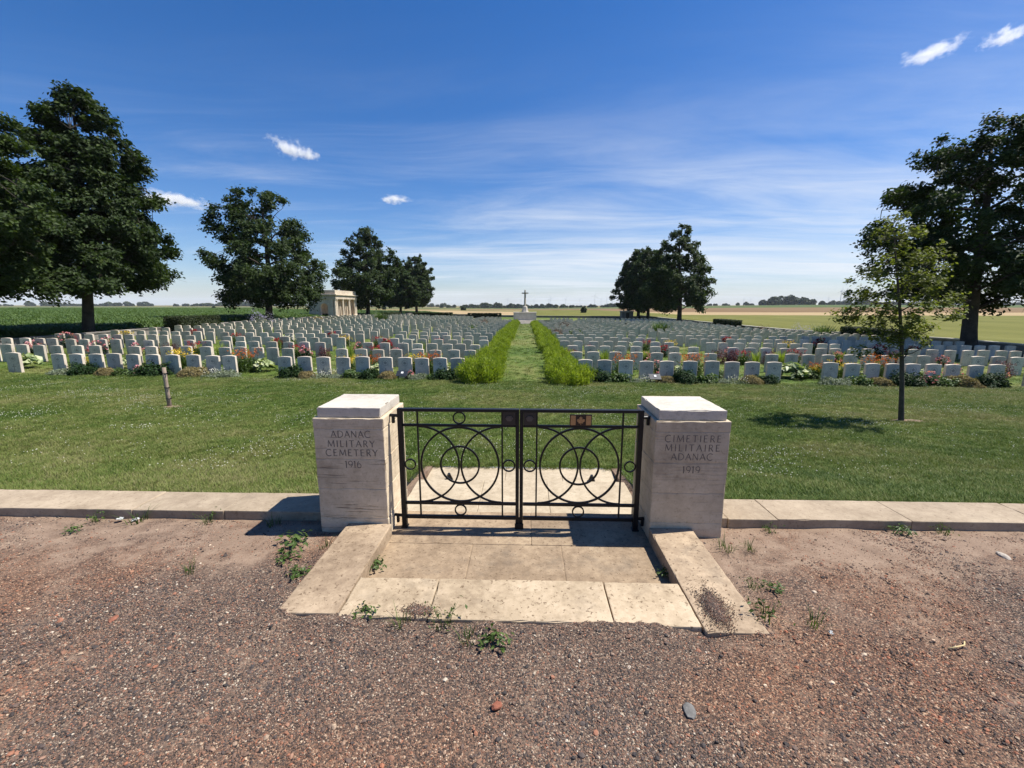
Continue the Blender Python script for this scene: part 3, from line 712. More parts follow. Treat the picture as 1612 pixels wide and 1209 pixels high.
# ------------------------------------------------------------------ scatter tool (geometry nodes) for what cannot be counted
def scatter(name, pts, rots, scl, protos, mat, kind='stuff'):
    pc = bpy.data.collections.new(name+'_pieces')
    for me in protos:
        if mat is not None and not me.materials: me.materials.append(mat)
        po = bpy.data.objects.new(name+'_piece', me); pc.objects.link(po)
    me = bpy.data.meshes.new(name); pts = np.asarray(pts, np.float32)
    me.vertices.add(len(pts)); me.vertices.foreach_set('co', pts.ravel())
    a = me.attributes.new('rot', 'FLOAT_VECTOR', 'POINT'); a.data.foreach_set('vector', np.asarray(rots, np.float32).ravel())
    a = me.attributes.new('scl', 'FLOAT_VECTOR', 'POINT'); a.data.foreach_set('vector', np.asarray(scl, np.float32).ravel())
    a = me.attributes.new('pick', 'INT', 'POINT'); a.data.foreach_set('value', R.integers(0, len(protos), len(pts)).astype(np.int32))
    o = bpy.data.objects.new(name, me); COL.objects.link(o); o['kind'] = kind
    ng = bpy.data.node_groups.new(name+'_scatter', 'GeometryNodeTree')
    ng.interface.new_socket('Geometry', in_out='INPUT', socket_type='NodeSocketGeometry')
    ng.interface.new_socket('Geometry', in_out='OUTPUT', socket_type='NodeSocketGeometry')
    gi, go = ng.nodes.new('NodeGroupInput'), ng.nodes.new('NodeGroupOutput')
    ci = ng.nodes.new('GeometryNodeCollectionInfo'); ci.inputs[0].default_value = pc; ci.inputs[1].default_value = True; ci.inputs[2].default_value = True
    ip = ng.nodes.new('GeometryNodeInstanceOnPoints'); ip.inputs['Pick Instance'].default_value = True
    def at(n, t):
        x = ng.nodes.new('GeometryNodeInputNamedAttribute'); x.data_type = t; x.inputs[0].default_value = n; return x.outputs[0]
    ng.links.new(gi.outputs[0], ip.inputs['Points']); ng.links.new(ci.outputs[0], ip.inputs['Instance'])
    ng.links.new(at('pick', 'INT'), ip.inputs['Instance Index'])
    e2r = ng.nodes.new('FunctionNodeEulerToRotation'); ng.links.new(at('rot', 'FLOAT_VECTOR'), e2r.inputs[0])
    ng.links.new(e2r.outputs[0], ip.inputs['Rotation']); ng.links.new(at('scl', 'FLOAT_VECTOR'), ip.inputs['Scale'])
    ng.links.new(ip.outputs[0], go.inputs[0])
    md = o.modifiers.new('scatter', 'NODES'); md.node_group = ng
    return o

# ------------------------------------------------------------------ leaf clouds
def rand_unit(n):
    v = R.normal(size=(n, 3)); return v/np.linalg.norm(v, axis=1, keepdims=True)
def leaves(cent, size, up=0.5, aspect=0.6, outward=None, fold=0.25, vbase=None, vj=0.35):
    """folded diamond leaves at given points; returns verts, tri faces, attr"""
    n = len(cent); cent = np.asarray(cent, float)
    size = np.broadcast_to(np.asarray(size, float), (n,))*R.uniform(0.7, 1.3, n)
    nrm = rand_unit(n); nrm[:, 2] = np.abs(nrm[:, 2])*(1-up)+up*1.0
    if outward is not None: nrm = nrm+outward*0.7
    nrm /= np.linalg.norm(nrm, axis=1, keepdims=True)
    d = rand_unit(n); d -= nrm*np.sum(d*nrm, 1, keepdims=True); d /= np.linalg.norm(d, axis=1, keepdims=True)
    s = np.cross(nrm, d); h = size[:, None]*0.5; w = h*aspect
    a = cent-d*h; b = cent+s*w+nrm*w*fold; c = cent+d*h; e = cent-s*w+nrm*w*fold
    V = np.stack([a, b, c, e], 1).reshape(-1, 3)
    i = np.arange(n)*4
    Fq = np.concatenate([np.stack([i, i+1, i+2], 1), np.stack([i, i+2, i+3], 1)])
    base = 0.5 if vbase is None else vbase
    at = np.clip(base+R.normal(0, vj, n)*0.6, 0, 1)
    return V, Fq, np.repeat(at, 4)
def join(parts):
    V, Fx, A, o = [], [], [], 0
    for v, f, a in parts:
        V.append(v); Fx.append(f+o); A.append(a); o += len(v)
    return np.concatenate(V), np.concatenate(Fx), np.concatenate(A)
def blades(n, rad, hmin, hmax, width, lean=0.5, seg=3, vj=0.3):
    """upright tapered blades or stems from a small root area"""
    a = R.uniform(0, 2*np.pi, n); r = rad*np.sqrt(R.uniform(0, 1, n)); h = R.uniform(hmin, hmax, n)
    root = np.stack([r*np.cos(a), r*np.sin(a), np.zeros(n)], 1)
    la = a+R.normal(0, 0.6, n); ln = lean*h*R.uniform(0.3, 1.0, n)*(0.35+r/max(rad, 1e-6))
    side = np.stack([-np.sin(la), np.cos(la), np.zeros(n)], 1)
    V = []
    for k in range(seg+1):
        t = k/seg
        p = root+np.stack([np.cos(la)*ln*t*t, np.sin(la)*ln*t*t, h*t*(1-0.12*t)], 1)
        w = width*(1-t**1.5*0.95)*0.5
        V += [p-side*w, p+side*w]
    V = np.stack(V, 1).reshape(-1, 3)
    m = 2*(seg+1); i = np.arange(n)*m; Fq = []
    for k in range(seg):
        Fq += [np.stack([i+2*k, i+2*k+1, i+2*k+3], 1), np.stack([i+2*k, i+2*k+3, i+2*k+2], 1)]
    tips = root+np.stack([np.cos(la)*ln, np.sin(la)*ln, h*0.88], 1)
    return (V, np.concatenate(Fq), np.repeat(np.clip(0.5+R.normal(0, vj, n), 0, 1), m)), tips
def lmesh(name, part, mat, smooth=False):
    V, Fx, A = part
    me = mesh_np(name, V, Fx, smooth, {'v': A}); me.materials.append(mat); return me

# ------------------------------------------------------------------ trees
def tree(name, label, loc, top, bottom, prof, lean=(0, 0), clumps=110, leaf=0.2, per=330, trunk=0.45, seed=1, fork=None, mat='leaf_tree', gap=1.0, dens=1.9, wob=0.15, flare=0.75, group='tall trees along the cemetery boundary', flat=0.78):
    """prof: half widths of the crown at five heights from its foot to its tip"""
    global R
    R = np.random.default_rng(seed); rs = random.Random(seed)
    t = empty(name, loc); tag(t, label, 'tree', group)
    H = top-bottom
    if mat == 'leaf_tree': clumps = int(clumps*dens); per = int(per*1.15); gap *= 0.80; leaf *= 1.12
    ph = [rs.uniform(0, 6.28) for _ in range(8)]
    def rad(tt, a):
        base = np.interp(tt, np.linspace(0, 1, len(prof)), prof)
        return base*(1+0.17*np.sin(2*a+ph[0]+4*tt)+0.13*np.sin(3*a+ph[1]-7*tt)+0.08*np.sin(5*a+ph[2]+11*tt))
    def axis(z):
        q = max(0.0, z)/top
        return Vector((lean[0]*q+wob*math.sin(q*5+ph[3]), lean[1]*q+wob*math.sin(q*4+ph[4]), z))
    # trunk and limbs
    mb = MB()
    zs = [-0.4, 0.0, 0.3, 0.9]+list(np.linspace(1.6, top*0.93, 12))
    def tr(z):
        q = max(0, z)/top
        return trunk*(1-q)**0.8*(1+flare*math.exp(-max(0, z)/0.35))+trunk*0.04
    mb.tube([axis(z) for z in zs], [tr(z) for z in zs], 12)
    limbs = []
    nl = max(10, clumps//9)
    for i in range(nl):
        tt = ((i+0.5)/nl)**0.9
        z0 = bottom*0.75+tt*H*0.78+rs.uniform(-0.3, 0.3)
        a = i*2.399+rs.uniform(-0.4, 0.4)
        tt2 = min(0.97, (z0-bottom)/H+rs.uniform(0.06, 0.20))
        tt2 = max(0.03, tt2)
        rr = float(rad(tt2, a))*rs.uniform(0.62, 0.9)
        z1 = bottom+tt2*H
        p0 = axis(z0); p1 = axis(z1)+Vector((math.cos(a)*rr, math.sin(a)*rr, 0))
        mid = p0.lerp(p1, 0.5)+Vector((rs.uniform(-.3, .3), rs.uniform(-.3, .3), rr*0.07))
        pts = []
        for k in range(6):
            q = k/5; pts.append((p0*(1-q)**2+mid*2*q*(1-q)+p1*q*q)+Vector((rs.uniform(-.08, .08), rs.uniform(-.08, .08), rs.uniform(-.08, .08)))*(1 if 0 < k < 5 else 0))
        r0 = min(tr(z0)*0.5, (0.03+rr*0.026) if trunk > 0.1 else 0.006+rr*0.012)
        mb.tube(pts, [r0*(1-0.85*k/5)+trunk*0.018 for k in range(6)], 6, False)
        limbs += pts[2:]
    LP = np.array([list(p) for p in limbs])
    # leaf clumps
    cl = []
    tries = 0
    while len(cl) < clumps and tries < clumps*30:
        tries += 1
        tt = rs.uniform(0.0, 1.0); base = float(np.interp(tt, np.linspace(0, 1, len(prof)), prof))
        if rs.random() > base/max(prof): continue
        a = rs.uniform(0, 6.283); q = rs.uniform(0.12, 1.0)**0.5
        rr = float(rad(tt, a))*q*0.93
        ax = axis(bottom+tt*H); p = Vector((ax.x+math.cos(a)*rr, ax.y+math.sin(a)*rr, bottom+tt*H+rs.uniform(-.3, .3)))
        cr = rs.uniform(0.55, 1.0)*max(prof)*0.165*(0.8+0.4*(1-tt))
        if any((p-c).length < 0.62*(cr+r_)*gap for c, r_ in cl) and rs.random() < 0.93: continue
        cl.append((p, cr))
    parts = []
    for p, cr in cl:
        d = np.linalg.norm(LP-np.array(p), axis=1); near = Vector(LP[int(np.argmin(d))])
        mid = near.lerp(p, 0.55)+Vector((rs.uniform(-.15, .15), rs.uniform(-.15, .15), 0.12*cr))
        mb.tube([near, mid, p], [trunk*0.06, trunk*0.045, trunk*0.018], 4, False)
        ntw = 4
        tw = []
        for k in range(ntw):
            e = p+Vector((rs.gauss(0, .6), rs.gauss(0, .6), rs.gauss(0, .35)))*cr
            mb.tube([mid.lerp(p, 0.5), e], [trunk*0.03, trunk*0.01], 3, False); tw.append(e)
        n = int(per*(cr/(max(prof)*0.13))**2)
        # several sprays make the clump uneven
        ns = rs.randint(6, 10); cc = np.array([list(p)])+np.concatenate([rand_unit(ns)*cr*R.uniform(0.35, 1.0, (ns, 1))*np.array([1, 1, flat])])
        w = R.uniform(0.3, 1.0, ns); w /= w.sum(); pick = R.choice(ns, n, p=w)
        off = R.normal(size=(n, 3))*cr*0.30*np.array([1, 1, flat])
        pos = cc[pick]+off
        outw = pos-np.array([axis(p.z).x, axis(p.z).y, p.z-1.0]); outw /= (np.linalg.norm(outw, axis=1, keepdims=True)+1e-6)
        parts.append(leaves(pos, leaf, 0.35, 0.62, outw, 0.3, vbase=0.42+rs.uniform(-.14, .14), vj=0.36))
    mb.build('trunk', MAT['bark'] if mat == 'leaf_tree' else MAT['bark_young'], t, True)
    me = lmesh('crown', join(parts), MAT[mat]); link('crown', me, None, t)
    return t
def bt(u, D, side):     # a boundary tree: picture column and distance give its place
    x = x_at(u, D); y = CAM[1]+D; return (x, y, tz(max(-31.9, min(31.9, x)), y)-0.05)
tree('broadleaf_tree', 'huge dark tree cut by the left edge of the photo', (-33.4, 21.0, -0.75), 15.6, 3.7, [4.4, 5.9, 5.6, 4.4, 1.6], clumps=120, leaf=0.23, per=300, trunk=0.55, seed=21)
tree('broadleaf_tree', 'tallest dark conical tree on the left, thick trunk behind the headstones', bt(135, 33, -1), 17.5, 3.9, [5.0, 5.3, 4.1, 2.9, 1.0], dens=1.7, lean=(1.7, 0), clumps=170, leaf=0.24, per=300, trunk=0.37, seed=5)
tree('broadleaf_tree', 'round airy tree left of the stone shelter', bt(422, 55.5, -1), 16.0, 2.5, [6.2, 7.1, 6.2, 4.9, 2.0], dens=1.4, lean=(0.6, 0), clumps=120, leaf=0.30, per=230, trunk=0.42, seed=9, gap=1.15)
tree('broadleaf_tree', 'tall tree directly right of the stone shelter', bt(577, 90, -1), 17.3, 2.6, [4.2, 7.4, 6.8, 4.4, 1.2], dens=1.6, lean=(0.9, 0), clumps=110, leaf=0.40, per=160, trunk=0.42, seed=12, gap=1.05)
tree('broadleaf_tree', 'smaller tree squeezed between two taller trees right of the shelter', bt(630, 114, -1), 12.9, 2.6, [3.8, 5.0, 4.9, 3.8, 1.4], dens=2.6, flat=0.85, clumps=80, leaf=0.45, per=130, trunk=0.35, seed=14)
tree('broadleaf_tree', 'last dense tree in the left row, nearest the cross', bt(655, 131, -1), 17.0, 2.8, [4.8, 5.8, 5.4, 4.2, 1.8], dens=2.6, flat=0.85, clumps=90, leaf=0.50, per=130, trunk=0.42, seed=17)
tree('broadleaf_tree', 'tall pointed tree at the right end of the distant clump', bt(1070, 88, 1), 18.3, 3.2, [4.8, 6.8, 5.4, 3.2, 1.6], dens=1.45, lean=(-0.8, 0), clumps=110, leaf=0.40, per=160, trunk=0.45, seed=23, gap=1.1)
tree('broadleaf_tree', 'dark tree in the middle of the distant clump on the right', bt(1022, 109, 1), 16.8, 3.0, [5.2, 6.4, 5.8, 4.4, 1.8], dens=2.4, flat=0.85, clumps=95, leaf=0.45, per=150, trunk=0.4, seed=26)
tree('broadleaf_tree', 'rounded dark tree at the left end of the distant right clump', bt(1005, 121, 1), 17.6, 2.8, [5.6, 6.8, 6.2, 4.6, 2.0], dens=2.4, flat=0.85, clumps=95, leaf=0.50, per=150, trunk=0.42, seed=28)
tree('broadleaf_tree', 'big dark tree at the right edge with a bare fork showing', bt(1545, 30, 1), 13.9, 3.4, [4.0, 5.6, 5.8, 4.4, 1.8], dens=1.4, lean=(-1.6, 0), clumps=125, leaf=0.22, per=270, trunk=0.43, seed=31, gap=1.12)
# young tree on the lawn
SAP = at_y(1420, 657, 6.05); SAPP = (SAP[0], 6.05, tz(SAP[0], 6.05)-0.03)
tree('young_tree', 'young tree with yellow green leaves standing alone on the right lawn', SAPP, 4.35, 1.5, [0.30, 0.95, 1.02, 0.66, 0.25], lean=(-0.80, 0), wob=0.03, flare=0.15, clumps=125, leaf=0.070, per=64, trunk=0.048, seed=41, mat='leaf_sap', group='young trees on the lawn', gap=0.9, flat=0.8)

R = np.random.default_rng(77)
# ------------------------------------------------------------------ headstones
def headstone_profile(w=0.555, h=0.86, rise=0.030, n=10):
    pts = [(-w/2, -0.12), (w/2, -0.12), (w/2, h-rise)]
    for i in range(1, n):
        q = i/n; x = w/2-w*q
        pts.append((x, h-rise+rise*math.sin(math.pi*q)**0.75))
    pts.append((-w/2, h-rise)); return pts
def headstone_mesh(name, w=0.555, h=0.86, th=0.115, bev=0.008, cut=None):
    poly = headstone_profile(w, h)
    bm = bmesh.new()
    vs_ = [bm.verts.new((x, -th/2, z)) for x, z in poly]
    fc = bm.faces.new(vs_)
    r = bmesh.ops.extrude_face_region(bm, geom=[fc])
    for v in r['geom']:
        if isinstance(v, bmesh.types.BMVert): v.co.y += th
    bmesh.ops.recalc_face_normals(bm, faces=bm.faces[:])
    ed = [e for e in bm.edges if abs(e.verts[0].co.y-e.verts[1].co.y) < 1e-6 and not (e.verts[0].co.z < -0.1 and e.verts[1].co.z < -0.1)]
    bmesh.ops.bevel(bm, geom=ed, offset=bev, segments=1, affect='EDGES')
    me = bpy.data.meshes.new(name); bm.to_mesh(me); bm.free(); me.materials.append(MAT['head']); return me
HS = [headstone_mesh('headstone'), headstone_mesh('headstone', h=0.87, w=0.56), headstone_mesh('headstone', h=0.85, w=0.55)]
def badge_mesh():
    mb = MB(); mb.ring_bar((0, 0.62), 0.115, 0.014, -0.0592, -0.0568, n=24)
    mb.prism([(x*0.145, 0.62+z*0.16) for x, z in leafpoly], -0.0590, -0.0568)
    return mb.mesh('badge')
def cross_mesh():
    mb = MB()
    mb.prism([(-.02, .10), (.02, .10), (.018, .27), (.08, .267), (.08, .307), (.018, .304), (.02, .40), (-.02, .40), (-.018, .304), (-.08, .307), (-.08, .267), (-.018, .27)], -0.0590, -0.0568)
    return mb.mesh('carved_cross')
BADGE = badge_mesh(); BADGE.materials.append(MAT['badge'])
CROSSM = cross_mesh(); CROSSM.materials.append(MAT['badge'])
ROW0, ROWD, NROWS = 14.0, 3.05, 26
row1_u = [[718.5, 690, 661, 633.5, 602.5, 565, 534, 502.5, 472, 440], [351, 325, 293.5, 260.5, 228, 196.5, 166.5, 138, 106.5, 76], [4]], \
         [[924, 955, 989.5, 1023, 1055.6, 1093, 1129, 1161, 1194, 1229.5], [1320.6, 1355, 1388.5, 1421, 1453, 1486, 1518.6, 1556, 1590], [1650]]
rs = random.Random(5)
stones = []      # (side, row, index from the hedge, x, y)
for row in range(NROWS):
    y = ROW0+ROWD*row
    for side in (0, 1):
        sg = -1 if side == 0 else 1
        if row == 0:
            xs = [x_at(u, y-CAM[1]) for grp in row1_u[side] for u in grp]
        else:
            xs = []
            for a, b in ((2.45, 9.5), (11.2, 19.2), (20.6, 29.4)):
                x = a+rs.uniform(0, 0.35)
                while x < b:
                    xs.append(sg*x+rs.uniform(-.02, .02)); x += rs.choice((0.74, 0.80, 0.86, 0.92, 1.02))
        for i, x in enumerate(xs):
            D = y-CAM[1]
            # the cross platform takes some places
            if y > 78 and abs(x) < 5.2: continue
            stones.append((side, row, i, x, y+rs.uniform(-.02, .02)))
def in_view(x, y): return abs(math.atan2(x-CAM[0], y-CAM[1])-YAW) < math.radians(51.3)
view = [s for s in stones if in_view(s[3], s[4])]
view.sort(key=lambda s: (s[3]-CAM[0])**2*0.02+(s[4]-CAM[1])**2)
near = view[:300]; nearset = set(near)
ORD = ['zeroth', 'first', 'second', 'third', 'fourth', 'fifth', 'sixth', 'seventh', 'eighth', 'ninth', 'tenth', 'eleventh', 'twelfth', 'thirteenth', 'fourteenth', 'fifteenth', 'sixteenth', 'seventeenth', 'eighteenth', 'nineteenth', 'twentieth']
TENS = {2: 'twenty', 3: 'thirty', 4: 'forty', 5: 'fifty', 6: 'sixty'}
def ordinal(n):
    if n <= 20: return ORD[n]
    if n % 10 == 0: return TENS[n//10][:-1]+'ieth'
    return TENS[n//10]+'-'+ORD[n % 10]
for n, s in enumerate(near):
    side, row, i, x, y = s
    me = HS[n % 3]
    o = link('headstone', me, None, None, (x, y, tz(x, y)-0.01+rs.uniform(-.015, .015)), rs.uniform(-.035, .035))
    o.rotation_euler = (rs.uniform(-.012, .012), rs.uniform(-.010, .010), rs.uniform(-.03, .03))
    sd = 'left' if side == 0 else 'right'
    rown = 'front row' if row == 0 else ordinal(row+1)+' row'
    tag(o, 'grey headstone, %s on the %s of the path, %s stone out from the hedge' % (rown, sd, ordinal(i+1)), 'headstone', 'headstones in rows')
    if row < 3:
        b = bpy.data.objects.new('badge', BADGE); COL.objects.link(b); b.parent = o
        if row < 2 and (n*7) % 3:
            b = bpy.data.objects.new('carved_cross', CROSSM); COL.objects.link(b); b.parent = o
# the remaining stones farther back, as one body
proto = HS[0]; pv = np.array([v.co[:] for v in proto.vertices]); pf = [list(p.vertices) for p in proto.polygons]
lo = headstone_profile(0.555, 0.86, 0.030, 5)
mbl = MB(); mbl.prism(lo, -0.057, 0.057); lv = np.array(mbl.v); lf = mbl.f
VV, FF, o_ = [], [], 0
for s in stones:
    if s in nearset: continue
    x, y = s[3], s[4]
    a = rs.uniform(-.03, .03); ca, sa = math.cos(a), math.sin(a)
    v = lv.copy(); v[:, 0], v[:, 1] = lv[:, 0]*ca-lv[:, 1]*sa+x, lv[:, 0]*sa+lv[:, 1]*ca+y
    v[:, 2] += tz(x, y)+rs.uniform(-.02, .01)
    VV += v.tolist(); FF += [tuple(q+o_ for q in f) for f in lf]; o_ += len(v)
me = bpy.data.meshes.new('headstone_rows'); me.from_pydata(VV, [], FF); me.update()
bm = bmesh.new(); bm.from_mesh(me); bmesh.ops.recalc_face_normals(bm, faces=bm.faces[:]); bm.to_mesh(me); bm.free()
o = link('headstone_rows', me, MAT['head']); tag(o, 'far rows of small grey headstones reaching back to the cross', 'headstones', None, 'stuff')

# ------------------------------------------------------------------ planting
def bush_part(rx, rz, n, leaf, aspect=0.6, up=0.3, rag=0.25, vj=0.35, shell=0.75):
    d = rand_unit(n); d[:, 2] = np.abs(d[:, 2])
    lump = 1+rag*(np.sin(d[:, 0]*5+1)*np.cos(d[:, 1]*4+2)+0.5*np.sin(d[:, 2]*7+d[:, 0]*6))
    r = (shell+(1-shell)*R.uniform(-1, 1, n))*lump
    p = d*r[:, None]*np.array([rx, rx*0.8, rz]); p[:, 2] += 0.03
    return leaves(p, leaf, up, aspect, d, 0.3, vj=vj)
def two_mats(name, p1, m1, p2, m2):
    """foliage mesh and bloom mesh"""
    return [('foliage', lmesh(name, p1, m1)), ('bloom', lmesh(name+'_bloom', p2, m2))]
def at_tips(tips, size, k=3, up=0.5, spread=0.03):
    pos = np.repeat(tips, k, 0)+R.normal(0, spread, (len(tips)*k, 3)); return leaves(pos, size, up, 0.9, vj=0.4)
PLANT = {}
def bush(key, names, variants): PLANT[key] = (names, variants)
def feather(rx, rz, n):
    """upright feathery sprays leaning outward"""
    parts = []
    ns = 34
    for _ in range(ns):
        a = R.uniform(0, 6.283); q = math.sqrt(R.uniform(0.0, 1)); rr = rx*q*0.75
        root = np.array([rr*math.cos(a), rr*math.sin(a)*1.05, 0.02]); hgt = rz*(1.05-0.50*q*q)*R.uniform(0.85, 1.1)
        dirn = np.array([math.cos(a)*q*0.55, math.sin(a)*q*0.55, 1.0])+R.normal(0, 0.12, 3); dirn /= np.linalg.norm(dirn)
        m = n//ns; t = R.uniform(0.08, 1, m)**0.8
        pos = root+dirn*hgt*t[:, None]+R.normal(0, 1, (m, 3))*(0.075+0.04*(1-t))[:, None]
        dd = dirn+R.normal(0, 0.45, (m, 3)); dd /= np.linalg.norm(dd, axis=1, keepdims=True)
        s = np.cross(dd, rand_unit(m)); s /= np.linalg.norm(s, axis=1, keepdims=True)
        L = R.uniform(0.04, 0.085, (m, 1)); w = 0.012
        V = np.stack([pos-dd*L*0.4-s*w, pos-dd*L*0.4+s*w, pos+dd*L], 1).reshape(-1, 3)
        i = np.arange(m)*3
        at_ = np.clip(R.uniform(0.1, 0.95)*0.5+0.5*R.random(m), 0, 1)
        parts.append((V, np.stack([i, i+1, i+2], 1), np.repeat(at_, 3)))
    return join(parts)
bush('hedge', ('hedge_shrub',), [[('foliage', lmesh('hedge_foliage', feather(0.66, 0.74, 9500), MAT['leaf_hedge']))] for _ in range(4)])
bush('dark', (), [[('foliage', lmesh('dark_bush', bush_part(0.60, 0.46, 2200, 0.085, 0.55), MAT['leaf_dark']))] for _ in range(3)])
bush('green', (), [[('foliage', lmesh('green_bush', bush_part(0.42, 0.30, 700, 0.085, 0.7, 0.5), MAT['leaf_mid']))] for _ in range(2)])
bush('tan', (), [[('foliage', lmesh('tan_cushion', bush_part(0.42, 0.27, 2600, 0.052, 0.45, 0.1, 0.12, shell=0.9), MAT['leaf_tan']))] for _ in range(2)])
bush('silver', (), [[('foliage', lmesh('silver_cushion', bush_part(0.50, 0.20, 2200, 0.06, 0.45, 0.2, 0.2), MAT['leaf_silver']))] for _ in range(2)])
def hosta():
    n = 62; a = R.uniform(0, 6.283, n); r = R.uniform(0.08, 0.42, n)
    pos = np.stack([r*np.cos(a), r*np.sin(a)*0.8, 0.12+0.26*(1-(r/0.45)**2)+R.uniform(-.03, .05, n)], 1)
    out = np.stack([np.cos(a), np.sin(a), 0*a+0.9], 1)
    g = leaves(pos, 0.21, 0.4, 0.62, out, 0.35, vbase=0.62, vj=0.5)
    pos2 = pos*np.array([0.9, 0.9, 0.75]); g2 = leaves(pos2, 0.20, 0.4, 0.6, out, 0.3, vbase=0.05, vj=0.1)
    return join([g, g2])
bush('hosta', (), [[('foliage', lmesh('hosta', hosta(), MAT['leaf_hosta']))] for _ in range(2)])
def stems(n, rad, h0, h1, wid, lean, bloom, bsz, k, mat1, mat2, extra=350):
    b, tips = blades(n, rad, h0, h1, wid, lean)
    lp = np.stack([R.normal(0, rad*0.75, extra), R.normal(0, rad*0.75, extra), R.uniform(0.05, h0*0.85, extra)], 1)
    part = join([b, leaves(lp, 0.11, 0.1, 0.25)])
    sel = tips[R.permutation(len(tips))[:bloom]]
    return two_mats('stem_plant', part, MAT[mat1], at_tips(sel, bsz, k), MAT[mat2])
bush('orange', (), [stems(150, 0.26, 0.55, 0.88, 0.014, 0.25, 75, 0.042, 4, 'leaf_mid', 'fl_orange', 600) for _ in range(2)])
bush('yellow', (), [stems(120, 0.22, 0.45, 0.78, 0.014, 0.3, 50, 0.05, 4, 'leaf_mid', 'fl_yellow', 400) for _ in range(2)])
bush('redflower', (), [stems(90, 0.18, 0.45, 0.75, 0.014, 0.3, 30, 0.05, 4, 'leaf_mid', 'fl_red', 300) for _ in range(1)])
bush('white', (), [stems(90, 0.20, 0.35, 0.65, 0.012, 0.35, 40, 0.05, 3, 'leaf_mid', 'fl_white', 300) for _ in range(1)])
bush('lowwhite', (), [stems(80, 0.28, 0.12, 0.34, 0.008, 0.5, 70, 0.028, 2, 'leaf_silver', 'fl_white', 250) for _ in range(1)])
def rose(fl):
    p = bush_part(0.30, 0.52, 420, 0.075, 0.65, 0.3, 0.35, shell=0.7)
    n = 22; d = rand_unit(n); d[:, 2] = np.abs(d[:, 2])*0.7+0.35
    pos = d*np.array([0.30, 0.26, 0.60])
    bl = leaves(np.repeat(pos, 7, 0)+R.normal(0, 0.026, (n*7, 3)), 0.06, 0.4, 0.95, vj=0.4)
    return two_mats('rose_bush', p, MAT['leaf_dark'], bl, MAT[fl])
bush('pink', (), [rose('fl_pink'), rose('fl_pink')])
bush('redrose', (), [rose('fl_red')])
bush('purple', (), [[('foliage', lmesh('purple_bush', bush_part(0.34, 0.62, 1100, 0.05, 0.6, 0.1, 0.3), MAT['leaf_purple']))] for _ in range(2)])
def iris():
    b, _ = blades(70, 0.16, 0.45, 0.80, 0.035, 0.35); return b
bush('lime', (), [[('foliage', lmesh('iris_blades', iris(), MAT['leaf_lime']))] for _ in range(2)])
bush('mauve', (), [two_mats('mauve_shrub', bush_part(0.6, 0.55, 900, 0.07, 0.3, 0.1, 0.3), MAT['leaf_silver'], bush_part(0.72, 0.72, 700, 0.06, 0.4, 0.1, 0.3, shell=0.9), MAT['fl_mauve'])])
bush('brown', (), [[('foliage', lmesh('brown_bush', bush_part(0.7, 0.75, 1500, 0.07, 0.5, 0.1, 0.35), MAT['leaf_red']))]])
bush('tuft', (), [[('foliage', lmesh('tall_tuft', join([blades(260, 0.4, 0.6, 1.05, 0.03, 0.5)[0], bush_part(0.5, 0.6, 700, 0.09, 0.5, 0.1, 0.4)]), MAT['leaf_mid']))]])
NAMES = {'dark': ('evergreen_bush', 'bush'), 'green': ('leafy_plant', 'plant'), 'tan': ('cushion_plant', 'plant'), 'silver': ('cushion_plant', 'plant'), 'hosta': ('hosta_plant', 'plant'),
         'orange': ('flowering_plant', 'flowers'), 'yellow': ('flowering_plant', 'flowers'), 'redflower': ('flowering_plant', 'flowers'), 'white': ('flowering_plant', 'flowers'), 'lowwhite': ('flowering_plant', 'flowers'),
         'pink': ('rose_bush', 'rose bush'), 'redrose': ('rose_bush', 'rose bush'), 'purple': ('barberry_bush', 'bush'), 'lime': ('iris_plant', 'plant'), 'mauve': ('lavender_shrub', 'shrub'), 'brown': ('shrub', 'shrub'), 'tuft': ('shrub', 'shrub')}
LOOK = {'dark': 'dark glossy evergreen bush', 'green': 'low bright leafy plant', 'tan': 'tan dried cushion plant', 'silver': 'low grey green cushion plant', 'hosta': 'cream edged hosta',
        'orange': 'orange daisies', 'yellow': 'yellow flowers', 'redflower': 'red flowers', 'white': 'white flowers', 'lowwhite': 'tiny white flowers',
        'pink': 'pink rose bush', 'redrose': 'red rose bush', 'purple': 'dark purple leaved bush', 'lime': 'yellow green iris leaves', 'mauve': 'big mauve lavender shrub', 'brown': 'brownish red shrub', 'tuft': 'tall green bushy shrub'}
cnt = {}
GW = {'dark': 'evergreen bushes in the front bed'}
def plant(key, x, y, s=1.0, where='', sz=None):
    names, var = PLANT[key]
    k = cnt.get(key, 0); cnt[key] = k+1
    nm, cat = NAMES[key]
    t = empty(nm, (x, y, tz(x, y)-0.02), rs.uniform(0, 6.28)); t.scale = (s, s, s if sz is None else sz)
    tag(t, (LOOK[key]+' '+where).strip(), cat, 'planting among the graves')
    for pn, me in var[k % len(var)]:
        c = bpy.data.objects.new(pn, me); COL.objects.link(c); c.parent = t
    return t
